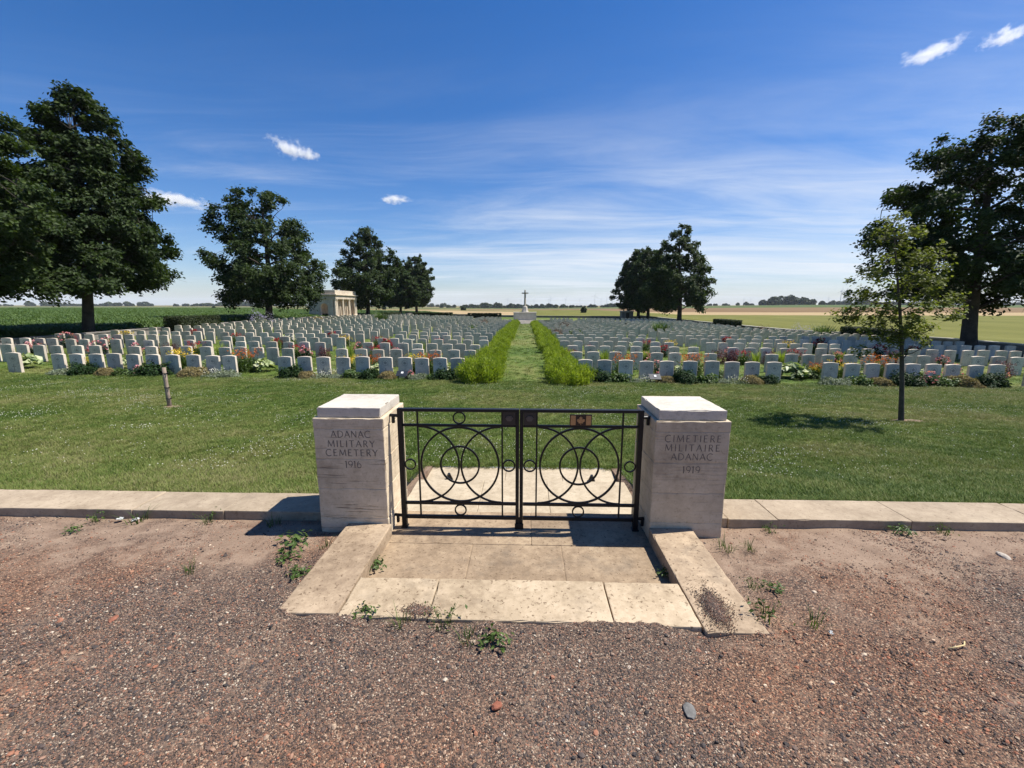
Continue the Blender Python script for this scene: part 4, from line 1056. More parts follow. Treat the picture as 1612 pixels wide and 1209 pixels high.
# nearest headstones tell the plants apart
def where_near(x, y, row, rel):
    side = 0 if x < 0 else 1
    rowst = [s for s in stones if s[0] == side and s[1] == row]
    s = min(rowst, key=lambda s: abs(s[3]-x))
    return '%s the %s stone of the %s row %s' % (rel, ordinal(s[2]+1), 'front' if row == 0 else ordinal(row+1), 'left' if side == 0 else 'right')
used = {}
def bed(key, u, row, dy, s=1.0, rel='at'):
    y = ROW0+ROWD*row+dy
    x = x_at(u, y-CAM[1])
    w = where_near(x, y, row, rel); s *= {'dark': 1.08, 'tan': 1.45, 'silver': 1.35, 'lowwhite': 1.3}.get(key, 1.28)
    kk = (key, w); used[kk] = used.get(kk, 0)+1
    if used[kk] > 1: w += ', %s one' % ordinal(used[kk])
    return plant(key, x, y, s, w)
F0 = -0.55
for key, lst in {'dark': [(112, .95), (226, 1.05), (448, .95), (575, .8), (698, .9), (946, .95), (1085.5, 1.0), (1220, .75), (1447, 1.1), (1585, 1.05)],
                 'tan': [(290, .95), (150, .8), (604, .75), (1055.6, .7), (1195.6, .85), (1406, .8), (1538, 1.05), (473, .7)],
                 'silver': [(345, .9), (655, .8), (1005, .6), (1148, .7), (1330, 1.0), (80, .9), (520, .6)],
                 'green': [(544.5, .85), (172, .8), (980, .95), (1124, .95), (1374, .95), (1508, 1.0), (672, .55)],
                 'lowwhite': [(501, 1.0), (1030, .8), (1173, .9), (325, 1.0), (645, .6)],
                 'pink': [(202, .55), (640, .5), (1484, .75)]}.items():
    for u, s in lst: bed(key, u, 0, F0+rs.uniform(-.06, .06), s, 'in front of')
for key, lst in {'hosta': [(25, 1.2), (183, .9), (312, .8), (405, 1.05), (588, .8), (705, .85), (1073, .9), (1257, 1.25), (1373, .85), (1467, .7)],
                 'orange': [(378, 1.0), (673, .95), (987, 1.0), (1098, 1.05), (1395, 1.1), (1301, .7), (580, .8)],
                 'yellow': [(276, 1.1), (544, .85), (649, .95), (1340, .9), (1290, .6), (122, .6)],
                 'pink': [(1039, .95), (1521, .9), (1600, .7)],
                 'green': [(370, .9), (1283, 1.3), (1140, .8)], 'white': [(1075, .7), (1480, .7)], 'dark': [(1440, .6), (960, .6)]}.items():
    for u, s in lst: bed(key, u, 1, -1.75+rs.uniform(-.25, .25), s, 'before')
for key, row, lst in (('purple', 2, [(250, .9), (265, .9), (505, .85), (1140, 1.0), (1160, .95), (1222, .9), (1420, 1.0)]), ('purple', 1, [(1600, .9)]),
                      ('pink', 2, [(140, 1.0), (40, 1.0), (205, .9), (475, .9), (620, .8), (1020, .8), (1330, .9), (1500, .8)]),
                      ('pink', 3, [(95, 1.2), (160, 1.0), (560, .8), (1155, .8)]),
                      ('lime', 2, [(340, 1.0), (545, 1.0), (955, .9), (1020, .9), (1199, .9), (1240, 1.0), (1335, 1.0), (715, .7)]),
                      ('lime', 3, [(430, 1.0), (660, 1.0), (1100, 1.0), (1445, 1.0)]),
                      ('redrose', 3, [(430, 1.0), (605, 1.1), (930, .8), (1050, .9), (1395, 1.1), (1450, 1.0)]),
                      ('redflower', 2, [(300, 1.0), (460, .9), (585, .9), (900, .8), (1262, 1.0), (1178, .9)]),
                      ('redrose', 5, [(520, 1.0), (300, 1.0), (1150, 1.0), (1300, 1.0), (700, .8)]),
                      ('yellow', 4, [(190, 1.0), (540, .9), (1060, .9), (1250, .9)]), ('white', 4, [(450, 1.0), (640, .9), (1000, .8), (1190, .9)]),
                      ('redflower', 4, [(365, 1.0), (590, .9), (1020, .9), (1290, .9), (690, .8)])):
    for u, s in lst: bed(key, u, row, -0.45+rs.uniform(-.12, .12), s, 'beside')
def spot(key, u, D, s, where, sz=None):
    x = x_at(u, D); plant(key, x, CAM[1]+D, s, where, sz)
spot('tuft', 599, 62, 2.0, 'standing up among the stones in front of the shelter'); spot('lime', 604, 62.5, 1.9, 'in the tall shrub before the shelter')
spot('green', 740, 43, 2.6, 'spread low near the left hedge, halfway to the cross'); spot('green', 912, 40, 2.4, 'spread low near the right hedge, halfway to the cross')
spot('brown', 878, 38, 1.35, 'close to the right hedge, nearer of two'); spot('brown', 890, 55, 1.6, 'close to the right hedge, farther of two'); spot('brown', 762, 60, 1.5, 'left of the path in the far rows')
spot('tuft', 1042, 46, 1.9, 'standing alone above the headstones, left of the right boundary trees'); spot('tuft', 1303, 43, 1.9, 'against the right boundary wall, beside the lavender'); spot('mauve', 1262, 47, 1.9, 'by the right boundary wall')
spot('mauve', 408, 47, 2.3, 'at the foot of the round airy tree'); spot('brown', 1205, 52, 1.5, 'near the right boundary wall'); spot('tan', 498, 56, 3.0, 'low and wide before the stone shelter'); spot('dark', 862, 70, 2.0, 'small among far rows right of the cross')
spot('dark', 950, 74, 1.6, 'among far rows left of the right clump of trees'); spot('dark', 984, 66, 1.7, 'among far rows before the right clump of trees'); spot('green', 1048, 68, 2.2, 'among far rows before the tall pointed tree')
# feathery lime hedges along the path
hv = PLANT['hedge'][1]
k = 0
for sg, sd in ((-1, 'left'), (1, 'right')):
    y, n = 12.75, 0
    while y < 77:
        n += 1
        x = sg*(1.72+rs.uniform(-.06, .06))+0.03
        t = empty('hedge_shrub', (x, y, tz(x, y)-0.03), rs.uniform(0, 6.28))
        s = rs.uniform(0.80, 1.14) if n > 1 else 1.2
        t.scale = (s, s, s*rs.uniform(0.92, 1.08))
        tag(t, 'feathery lime green shrub, %s from the gate in the %s path hedge' % (ordinal(n), sd), 'shrub', 'shrubs lining the grass path')
        for pn, me in hv[k % 4]:
            c = bpy.data.objects.new(pn, me); COL.objects.link(c); c.parent = t
        k += 1; y += rs.uniform(1.3, 1.85)

# two small tilted information plaques in the front bed
for u, lab in ((628, 'small dark tilted plaque in the front bed left of the path'), (1038, 'small dark tilted plaque in the front bed right of the path')):
    x = x_at(u, 16.6); y = 13.24; p = empty('plaque_stand', (x, y, tz(x, y))); tag(p, lab, 'plaque', 'tilted plaques in the front bed')
    mb = MB(); mb.box(-0.22, 0.22, -0.012, 0.012, -0.15, 0.15, 0.004); q = mb.build('panel', MAT['sign'], p, loc=(0, 0, 0.26)); q.rotation_euler = (-0.95, 0, 0)
    mb = MB(); mb.box(-0.04, 0.05, -0.03, -0.0135, -0.03, 0.07, 0.006); c = mb.build('white_mark', MAT['white_paint'], q)
    for sx in (-0.16, 0.16):
        mb = MB(); mb.box(sx-0.012, sx+0.012, -0.012, 0.012, -0.05, 0.24); mb.build('leg', MAT['sign'], p)
# stake left where a young tree stood
sp_ = at_y(267, 640, 6.75); sx, sy = sp_[0], 6.75; sz_ = tz(sx, sy)
st = empty('tree_stake', (sx, sy, sz_)); tag(st, 'short leaning wooden stake with ties on the left lawn', 'stake')
tip = Vector((-0.015, 0.01, 0.98))
mb = MB(); mb.tube([(0.01, 0, -0.2), tip*0.35, tip*0.7, tip], [0.047, 0.046, 0.044, 0.041], 12); mb.build('post', MAT['stake'], st, True)
for q in (0.22, 0.50, 0.86):
    mb = MB(); c = tip*q
    mb.tube([c+Vector((0.052*math.cos(a), 0.052*math.sin(a), 0.004*math.sin(3*a))) for a in np.linspace(0, 6.1, 14)], 0.008, 5); mb.tube([c+Vector((0.05, 0, 0)), c+Vector((0.10, -0.02, 0.01))], 0.012, 5)
    mb.build('tie', MAT['iron'], st)
def soil_patch(x, y, r, sd, label):
    n = 20; vs_ = [(0, 0, 0.035)]; fs = []
    for ring, q in ((1, 0.5), (2, 1.0)):
        for i in range(n):
            a = 6.283*i/n; rr = r*q*(1+0.25*math.sin(a*2+sd)+0.15*math.sin(5*a+sd*2)); px, py = rr*math.cos(a)*1.25, rr*math.sin(a)*0.8
            vs_.append((px, py, tz(x+px, y+py)-tz(x, y)+(0.03 if ring == 1 else -0.015)))
    for i in range(n): fs += [(0, 1+i, 1+(i+1) % n)]; fs += [(1+i, 1+n+i, 1+n+(i+1) % n, 1+(i+1) % n)]
    mb = MB(); mb.add(vs_, fs); o = mb.build('soil_patch', MAT['road'], None, True, (x, y, tz(x, y))); tag(o, label, 'soil', None, None); return o
soil_patch(sx+0.12, sy-0.02, 0.26, 1, 'bare pale soil at the foot of the leaning stake')
soil_patch(SAPP[0]+0.14, SAPP[1], 0.30, 2, 'bare pale soil at the foot of the young tree')

# ------------------------------------------------------------------ cross of stone on its platform
CD = 88.0; CY = CAM[1]+CD; CX = x_at(826.5, CD)
def pz(v): return float(at_y(826.5, v, CY)[2])
crs = empty('stone_cross', (CX, CY, 0)); tag(crs, 'tall stone cross with a bronze sword on a stepped platform', 'memorial cross')
ztop, zplat, zbase = pz(456.5), pz(491.3), pz(500.0)
mb = MB(); mb.box(-2.25, 2.25, -1.6, 1.6, -2.6, zplat-0.14, 0.02); mb.build('platform', MAT['monument'], crs)
mb = MB(); mb.box(-2.33, 2.33, -1.68, 1.68, zplat-0.138, zplat, 0.02); mb.build('platform_coping', MAT['monument'], crs)
def octo(mb, r0, r1, z0, z1):
    n = 8; V = [(r*math.cos(math.radians(22.5+45*i)), r*math.sin(math.radians(22.5+45*i)), z) for r, z in ((r0, z0), (r1, z1)) for i in range(n)]
    mb.add(V, [tuple(range(n))[::-1], tuple(range(n, 2*n))]+[(i, (i+1) % n, n+(i+1) % n, n+i) for i in range(n)])
mb = MB(); octo(mb, 0.78, 0.70, zplat+0.002, zplat+0.28); octo(mb, 0.66, 0.52, zplat+0.282, zplat+1.05); octo(mb, 0.50, 0.34, zplat+1.052, zplat+1.2); mb.build('pedestal', MAT['monument'], crs)
mb = MB(); octo(mb, 0.24, 0.165, zplat+1.202, ztop); mb.build('shaft', MAT['monument'], crs)
za = ztop-0.62
for s in (-1, 1):
    mb = MB(); mb.prism([(s*0.15, za-0.13), (s*0.66, za-0.115), (s*0.66, za+0.115), (s*0.15, za+0.13)], -0.12, 0.12); mb.build('arm', MAT['monument'], crs)
mb = MB(); mb.prism([(-.035, za+0.35), (.035, za+0.35), (.045, za+0.02), (.17, za+0.02), (.17, za-0.05), (.05, za-0.05), (.045, za-1.75), (0, za-1.95), (-.045, za-1.75), (-.05, za-0.05), (-.17, za-0.05), (-.17, za+0.02), (-.045, za+0.02)], -0.27, -0.20); mb.build('sword', MAT['bronze'], crs)
crs.location = (CX, CY, 0)
cs_ = empty('cross_steps', (CX, CY, 0)); tag(cs_, 'pale stone steps rising to the cross at the end of the path', 'steps')
zg = tz(0, 80)
for i in range(5):
    mb = MB(); mb.box(-1.55, 1.55, -5.6+0.75*i, -5.6+0.75*(i+1)-0.002 if i < 4 else -1.69, zg-0.4, zg+0.12*(i+1), 0.012); mb.build('tread', MAT['monument'], cs_)
for s, sd in ((-1, 'left'), (1, 'right')):
    mb = MB(); mb.box(*sorted((s*1.58, s*4.6)), -2.6, -2.2, zg-0.4, zg+0.66, 0.02)
    tag(mb.build('terrace_wall', MAT['monument'], None, loc=(CX, CY, 0)), 'low pale wall just %s of the steps to the cross' % sd, 'wall', 'low walls beside the cross')
# ------------------------------------------------------------------ colonnaded shelter
SX1, SY0, SY1 = x_at(528, 73.9), 70.5, 79.6
SX0 = SX1-4.6
sz0 = tz(-31.9, 75)+0.15; SH = 4.55
sh = empty('stone_shelter', (0, 0, 0)); tag(sh, 'pale colonnaded stone shelter behind the left graves', 'building')
MAT['shelter'] = stone_mat('shelter_stone', (0.66, 0.565, 0.43), (0.57, 0.48, 0.36), (0.43, 0.355, 0.26), spots=0.15, vary=0.06, moss=0.2, scale=0.4)
Ms = MAT['shelter']
def sbox(name, x0, x1, y0, y1, z0, z1, bev=0.02, mat=None, par=None):
    mb = MB(); mb.box(x0, x1, y0, y1, sz0+z0, sz0+z1, bev); return mb.build(name, mat or Ms, par or sh)
sbox('floor_plinth', SX0-0.2, SX1+0.45, SY0-0.3, SY1+0.3, -0.6, 0.35)
sbox('rear_wall', SX0, SX0+0.4, SY0, SY1, 0.352, 3.3); sbox('end_wall', SX0+0.402, SX1-0.3, SY1-0.5, SY1, 0.352, 3.3)
# near end wall with an arched opening
def arch_wall(name, x0, x1, y0, y1, z0, z1, ax0, ax1, spring):
    mb = MB(); c = (ax0+ax1)/2; r = (ax1-ax0)/2
    arc = [(c+r*math.cos(math.pi-math.pi*i/12), spring+r*math.sin(math.pi*i/12)) for i in range(13)]
    mb.prism([(x0, z0), (ax0, z0)]+[(a, b) for a, b in arc[:7]]+[(c, z1), (x0, z1)], y0, y1)
    mb.prism([(ax1, z0), (x1, z0), (x1, z1), (c, z1)]+[(a, b) for a, b in arc[6:]], y0, y1)
    return mb.build(name, Ms, sh)
arch_wall('near_end_wall', SX0+0.402, SX1-0.3, SY0, SY0+0.5, sz0+0.352, sz0+3.3, SX0+2.0, SX0+3.3, sz0+1.95)
for xx in (SX0+0.45, SX0+1.35, SX1-0.80): sbox('pilaster', xx, xx+0.42, SY0-0.12, SY0-0.003, 0.352, 3.298, 0.02)
nb = 4
for i in range(nb):
    yy = SY0+0.35+(SY1-SY0-0.7)*i/(nb-1)
    for dy in ((-0.0,) if 0 < i < nb-1 else (-0.28, 0.28)):
        mb = MB(); n = 14
        pts = [(SX1-0.05, yy+dy, sz0+0.352), (SX1-0.05, yy+dy, sz0+0.50), (SX1-0.05, yy+dy, sz0+0.56), (SX1-0.05, yy+dy, sz0+1.4), (SX1-0.05, yy+dy, sz0+3.0), (SX1-0.05, yy+dy, sz0+3.1), (SX1-0.05, yy+dy, sz0+3.298)]
        mb.tube(pts, [0.30, 0.30, 0.23, 0.225, 0.19, 0.24, 0.26], n); mb.build('column', Ms, sh)
for i in range(3):
    yy = SY0+0.35+(SY1-SY0-0.7)*(i+0.5)/3
    sbox('pier', SX1-0.9, SX1-0.55, yy-1.25, yy-0.95, 0.352, 3.298); sbox('pier', SX1-0.9, SX1-0.55, yy+0.95, yy+1.25, 0.352, 3.298)
sbox('architrave', SX0-0.05, SX1+0.22, SY0-0.18, SY1+0.18, 3.302, 3.62)
sbox('frieze', SX0+0.03, SX1+0.12, SY0-0.08, SY1+0.08, 3.622, 3.95); sbox('cornice', SX0-0.15, SX1+0.42, SY0-0.38, SY1+0.38, 3.952, 4.10)
sbox('parapet', SX0, SX1+0.1, SY0-0.05, SY1+0.05, 4.102, SH+0.25)
# small stone shelter under the right clump
bx_ = x_at(987, 112); by_ = CAM[1]+112; bz_ = tz(min(31.9, bx_), by_)-0.2
s2 = empty('stone_hut', (bx_, by_, bz_)); tag(s2, 'small grey stone hut under the distant right clump of trees', 'building')
mb = MB(); mb.box(-1.4, 1.4, -1.3, 1.3, 0, 2.1, 0.03); mb.build('wall', MAT['wall'], s2)
mb = MB(); mb.box(-1.55, 1.55, -1.45, 1.45, 2.102, 2.3, 0.03); mb.build('roof_slab', MAT['monument'], s2)
mb = MB(); mb.box(-0.4, 0.4, -1.34, -1.303, 0.05, 1.8); mb.build('door', MAT['bark'], s2)

# ------------------------------------------------------------------ boundary walls with coping
def bwall(name, label, x, y0, y1, step, hgt, cop='monument'):
    w = empty(name, (0, 0, 0)); tag(w, label, 'wall')
    y = y0
    xi = max(-31.9, min(31.9, x))
    while y < y1-0.1:
        ye = min(y+step, y1)
        ha = tz(xi, y)+hgt; hb = tz(xi, ye)+hgt
        for nm, wx, za, zb, g, m in (('wall_panel', 0.16, -1.2, -0.09, 0.0, MAT['wall']), ('coping_stone', 0.22, -0.088, 0.0, 0.006, MAT[cop])):
            mb = MB()
            mb.add([(x-wx, y+g, ha+za), (x+wx, y+g, ha+za), (x+wx, ye-g, hb+za), (x-wx, ye-g, hb+za), (x-wx, y+g, ha+zb), (x+wx, y+g, ha+zb), (x+wx, ye-g, hb+zb), (x-wx, ye-g, hb+zb)],
                   [(0, 3, 2, 1), (4, 5, 6, 7), (0, 1, 5, 4), (1, 2, 6, 5), (2, 3, 7, 6), (3, 0, 4, 7)])
            mb.build(nm, m, w)
        y = ye
bwall('boundary_wall', 'dark low stone wall along the left side of the graves', -31.7, 6.0, 117.6, 3.1, 0.55, 'wall')  # coping coloured dark like the wall to stand for tree shade
bwall('boundary_wall', 'low stone wall with white coping along the right side of the graves', 31.7, 6.0, 117.6, 2.4, 0.80)
wb = empty('boundary_wall', (0, 0, 0)); tag(wb, 'low dark stone wall closing the far end of the graves', 'wall')
xx = -31.4
while xx < 31.3:
    xe = min(31.4, xx+3.14)
    zb_ = max(tz(xx, 117.5), tz(xe, 117.5))+0.55
    mb = MB(); mb.box(xx, xe, 117.35, 117.68, zb_-1.6, zb_-0.07); mb.build('wall_panel', MAT['wall'], wb)
    mb = MB(); mb.box(xx+.004, xe-.004, 117.28, 117.75, zb_-0.068, zb_); mb.build('coping_stone', MAT['monument'], wb)
    xx = xe
# clipped hedge blocks by the walls
def clipped(x, y0, y1, h, w, label):
    n = int(16000*max(1.0, (y1-y0)/5, w/5))
    d = R.uniform(-1, 1, (n, 3)); fa = R.integers(0, 3, n); sgn = np.where(R.random(n) < 0.5, -1, 1)
    for a in range(3):
        m_ = fa == a; d[m_, a] = (sgn[m_] if a < 2 else 1.0)*R.uniform(0.90, 1.04, m_.sum())
    p = d*np.array([w/2, (y1-y0)/2, 0.5]); p[:, 2] = (p[:, 2]+0.5)*h; outw = np.zeros_like(p)
    outw[np.arange(n), fa] = np.where(fa == 2, 1, sgn)
    me = lmesh('clipped_hedge', leaves(p, 0.10, 0.1, 0.6, outw, 0.3), MAT['leaf_clip'])
    yc = (y0+y1)/2; o = empty('clipped_hedge', (x, yc, tz(max(-31.9, min(31.9, x)), yc)-0.02)); tag(o, label, 'hedge', 'clipped hedge blocks along the walls')
    link('foliage', me, None, o)
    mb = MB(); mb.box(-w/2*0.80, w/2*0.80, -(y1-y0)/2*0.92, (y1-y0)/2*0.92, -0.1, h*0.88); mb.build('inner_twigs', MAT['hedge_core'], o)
clipped(-30.6, 33.6, 38.6, 1.45, 1.5, 'long clipped dark hedge block by the left wall, near the tallest tree')
clipped(30.4, 33.0, 38.4, 1.35, 1.5, 'clipped dark hedge block by the right wall, behind the young tree')
clipped(30.4, 60.0, 66.5, 1.5, 1.4, 'clipped hedge block by the right wall, near the distant clump')
clipped(-28.0, 84.0, 92.0, 1.2, 1.6, 'clipped olive hedge block beyond the stone shelter')
clipped(-22.0, 100.0, 101.5, 1.2, 9.0, 'wide clipped hedge block near the far left corner')
clipped(-10.0, 104.0, 105.5, 1.3, 8.0, 'wide clipped hedge block left of the cross')

# ------------------------------------------------------------------ far woods, hedgerows, turbines
def far_wood(name, label, pts, h, n, leaf, kind=None, cat='wood', dens=1.0, depth=60.0):
    """pts: (u, D) polyline on the land; lumpy mass of crowns"""
    parts = []
    P = [(x_at(u, D), CAM[1]+D) for u, D in pts]
    seg = np.cumsum([0]+[math.dist(P[i], P[i+1]) for i in range(len(P)-1)])
    L = seg[-1]
    m = max(3, int(L/(h*0.55)*dens))
    for i in range(m):
        s = L*(i+0.5*R.random())/m
        x = np.interp(s, seg, [p[0] for p in P]); y = np.interp(s, seg, [p[1] for p in P])+R.uniform(0, depth)
        if kind and dens <= 1.0 and math.sin(s*0.011+h)+0.6*math.sin(s*0.031+2*h) < (-0.75 if h > 11.5 else -1.45): continue
        hh = h*R.uniform(0.4, 1.2)*(0.8+0.3*math.sin(s*0.017+h)); rr = hh*R.uniform(0.45, 0.75); z = tz(x, y)
        k = n
        d = rand_unit(k); d[:, 2] = np.abs(d[:, 2])
        p = d*np.array([rr, rr, hh*0.62])*R.uniform(0.8, 1.05, (k, 1)); p[:, 2] += hh*0.36
        low = R.random(k) < 0.28; p[low, 2] = R.uniform(0, hh*0.4, low.sum())
        p += np.array([x, y, z])
        parts.append(leaves(p, leaf, 0.3, 0.9, d, 0.2, vj=0.35))
    me = lmesh(name, join(parts), MAT['far_wood'])
    o = link(name, me); tag(o, label, cat, 'woods on the skyline', kind); return o
far_wood('far_wood', 'long dark line of woodland on the skyline behind the cross', [(690, 1050), (760, 1000), (850, 1000), (960, 1020), (1000, 1100)], 11, 130, 5.0, 'stuff', dens=0.99, depth=90.0)
far_wood('far_wood', 'hazy wood line on the skyline at the far left', [(-120, 1500), (80, 1450), (260, 1400), (470, 1500), (700, 1600)], 13, 90, 6.5, 'stuff')
far_wood('far_wood', 'rounded dark wood on the skyline, largest right of the clump', [(1215, 1040), (1268, 1040)], 19, 240, 5.0, 'stuff', dens=2.0)
far_wood('far_wood', 'small wood on the skyline, right of the largest wood', [(1274, 1000), (1304, 1020)], 15, 200, 5.0, 'stuff', dens=1.6)
far_wood('far_wood', 'thin hedgerow line on the skyline right of the distant clump', [(1100, 1250), (1160, 1250), (1215, 1250)], 10, 100, 5.0, 'stuff')
far_wood('far_wood', 'low wood line on the skyline behind the young tree', [(1300, 1250), (1420, 1300), (1600, 1350), (1780, 1300)], 12, 110, 5.5, 'stuff')
for u, D, h, lab in ((919, 210, 2.9, 'small round tree alone in the field right of the cross'), (729, 330, 3.2, 'small dark tree alone in the field left of the cross'), (604, 300, 2.6, 'low round bush in the field right of the shelter'), (335, 420, 4.0, 'low dark bush in the pale field left of the airy tree')):
    o = far_wood('field_tree', lab, [(u, D), (u+0.5, D)], h, 260, 0.9, None, 'tree', depth=1.0)
    if 'group' in o: del o['group']
def turbine_parts():
    mb = MB(); mb.tube([(0, 0, -5), (0, 0, 50), (0, 0, 99)], [2.9, 2.3, 1.6], 10); tw = mb.mesh('tower')
    mb = MB(); mb.box(-1.9, 1.9, -3.5, 7.5, 98.5, 102.5, 0.6); mb.tube([(0, -3.4, 100.5), (0, -6.5, 100.5)], [1.9, 0.4], 10); na = mb.mesh('nacelle')
    mb = MB(); mb.add([(-1.0, -5.2, 1.5), (1.3, -4.9, 1.5), (2.2, -4.6, 9), (0.5, -4.6, 47), (-0.3, -4.9, 47), (-1.2, -5.3, 9), (0.2, -5.6, 5), (0.1, -4.3, 5)],
                      [(0, 1, 2, 3, 4, 5), (0, 5, 6), (5, 4, 6), (1, 7, 2), (2, 7, 3), (0, 6, 7, 1), (6, 4, 3, 7)])
    bl = mb.mesh('blade')
    for m_ in (tw, na, bl): m_.materials.append(MAT['turbine'])
    return tw, na, bl
TW, NA, BL = turbine_parts()
for n, (u, D, s, a) in enumerate(((799, 6500, 1, .3), (820, 7000, 1, .9), (841, 6500, 1, 1.5), (864, 6800, 1, .1), (867, 6000, 1, 1.8), (890, 6500, 1, .5), (913, 7200, 1, 1.1), (936, 4600, 1.05, .2), (946, 6800, 1, .7), (955, 5600, 1, 1.3), (964, 7000, 1, 1.7),
                           (1170, 7000, 1, .4), (1181, 6800, 1, 1.2), (1303, 5600, 1, .6), (1322, 3300, 1.0, .15), (1327.5, 3500, 1.0, .8), (1338, 6000, 1, 1.4), (94, 5200, 1, .5))):
    x = x_at(u, D); y = CAM[1]+D
    t = empty('wind_turbine', (x, y, tz(x, y)), 0.2); t.scale = (s, s, s)
    lab = {14: 'tall white wind turbine left of a close pair beside the young tree', 15: 'tall white wind turbine right of a close pair beside the young tree', 17: 'lone tiny wind turbine on the far left skyline', 7: 'largest wind turbine left of the distant clump of trees'}.get(n)
    if lab is None:
        lab = 'tiny wind turbine on the skyline, %s from the left in the row near the cross' % ordinal(n+1) if n < 11 else {11: 'tiny wind turbine right of the distant clump, left of two', 12: 'tiny wind turbine right of the distant clump, right of two', 13: 'small wind turbine just left of the tall pair', 16: 'small wind turbine just right of the tall pair'}[n]
    tag(t, lab, 'wind turbine', 'wind turbines on the skyline')
    for nm, me in (('tower', TW), ('nacelle', NA)):
        c = bpy.data.objects.new(nm, me); COL.objects.link(c); c.parent = t
    for k_ in range(3):
        c = bpy.data.objects.new('blade', BL); COL.objects.link(c); c.parent = t; c.location = (0, 0, 100.5); c.rotation_euler = (0, a+k_*2.0944, 0)

# ------------------------------------------------------------------ crop plants, grass, clover, gravel
R = np.random.default_rng(99)
def crop_proto():
    b, _ = blades(9, 0.10, 0.25, 0.42, 0.11, 0.9, 3); return lmesh('crop_leaf', b, MAT['crop'])
cp = [crop_proto() for _ in range(4)]
n = 30000
D = 30+R.random(n)**1.6*130; a = R.uniform(-0.98, -0.19, n)
x = CAM[0]+D*np.tan(a); y = CAM[1]+D
m_ = (x < -33.5) & (x > -260) & (y < 172) & (y > 1); x, y, D = x[m_], y[m_], D[m_]
x = np.round(x/0.55)*0.55+R.normal(0, .08, len(x))
sc = (1.1+D/60)*R.uniform(.7, 1.3, len(x))
scatter('crop_plants', np.stack([x, y, terrain(x, y)], 1), np.stack([0*x, 0*x, R.uniform(0, 6.28, len(x))], 1), np.stack([sc, sc, np.minimum(sc, 1.6)], 1), cp, None)
bpy.data.objects['crop_plants']['label'] = 'rows of green leafy crop in the field behind the left trees'

MAT['grass'] = None
m, nt, b = newmat('grass_blades')
P = wpos(nt); at = N(nt, 'ShaderNodeAttribute', attribute_name='v')
big = noise_tex(nt, P, 0.22, 4, 0.6, 0.4); med = noise_tex(nt, P, 1.6, 5, 0.65)
ff = mth(nt, 'ADD', mth(nt, 'ADD', mth(nt, 'MULTIPLY', big, 0.45), mth(nt, 'MULTIPLY', med, 0.3)), mth(nt, 'MULTIPLY', mth(nt, 'MULTIPLY_ADD', at.outputs['Fac'], 0.6, 0.2), 0.3))
c = ramp(nt, ff, [(0.39, (0.048, 0.093, 0.013)), (0.48, (0.106, 0.166, 0.027)), (0.56, (0.185, 0.212, 0.052)), (0.67, (0.275, 0.244, 0.115))])
nt.links.new(c, b.inputs['Base Color']); b.inputs['Roughness'].default_value = 0.6; b.inputs['Specular IOR Level'].default_value = 0.25
tr = N(nt, 'ShaderNodeBsdfTranslucent'); nt.links.new(c, tr.inputs[0]); mx = N(nt, 'ShaderNodeMixShader'); mx.inputs[0].default_value = 0.3
nt.links.new(b.outputs[0], mx.inputs[1]); nt.links.new(tr.outputs[0], mx.inputs[2]); nt.links.new(mx.outputs[0], nt.nodes['Material Output'].inputs[0])
MAT['grass'] = m
def tuft(nb, rad, h0, h1, w): b_, _ = blades(nb, rad, h0, h1, w, 0.9, 2, 0.3); return lmesh('grass_tuft', b_, MAT['grass'])
tp = [tuft(26, 0.07, 0.018, 0.055, 0.0055) for _ in range(4)]
def lawn_points(n, y0, y1, pw=1.0):
    y = y0+(y1-y0)*R.random(n)**pw; half = (y-CAM[1])*1.27+0.5
    x = R.uniform(-1, 1, n)*half
    ok = ~((np.abs(x) < 1.30) & (y < 2.12)) & ~((np.abs(x) < 1.62) & (y < 0.46)) & (np.abs(x) < 31)
    return x[ok], y[ok]
x, y = lawn_points(90000, 0.425, 13.0, 1.25)
sc = R.uniform(.75, 1.35, len(x))*(1+np.maximum(0, y-5)*0.05)
zz = terrain(x, y)+np.where((np.abs(x) > 1.6) & (y > 0.6), 0.02*np.sin(x*1.7+np.sin(y*0.9)*2)*np.cos(y*1.3), 0)-0.006
scatter('lawn_grass', np.stack([x, y, zz], 1), np.stack([R.normal(0, .1, len(x)), R.normal(0, .1, len(x)), R.uniform(0, 6.28, len(x))], 1), np.stack([sc, sc, sc*R.uniform(.7, 1.15, len(x))], 1), tp, None)
bpy.data.objects['lawn_grass']['label'] = 'short mown grass blades of the lawn inside the gate'
x, y = lawn_points(26000, 13.0, 84.0, 1.7)
sc = R.uniform(1.3, 2.6, len(x))*(1+np.maximum(0, y-14)*0.02)
scatter('grave_grass', np.stack([x, y, terrain(x, y)-0.01], 1), np.stack([0*x, 0*x, R.uniform(0, 6.28, len(x))], 1), np.stack([sc, sc, sc*0.8], 1), tp, None)
bpy.data.objects['grave_grass']['label'] = 'mown grass between the rows of graves'
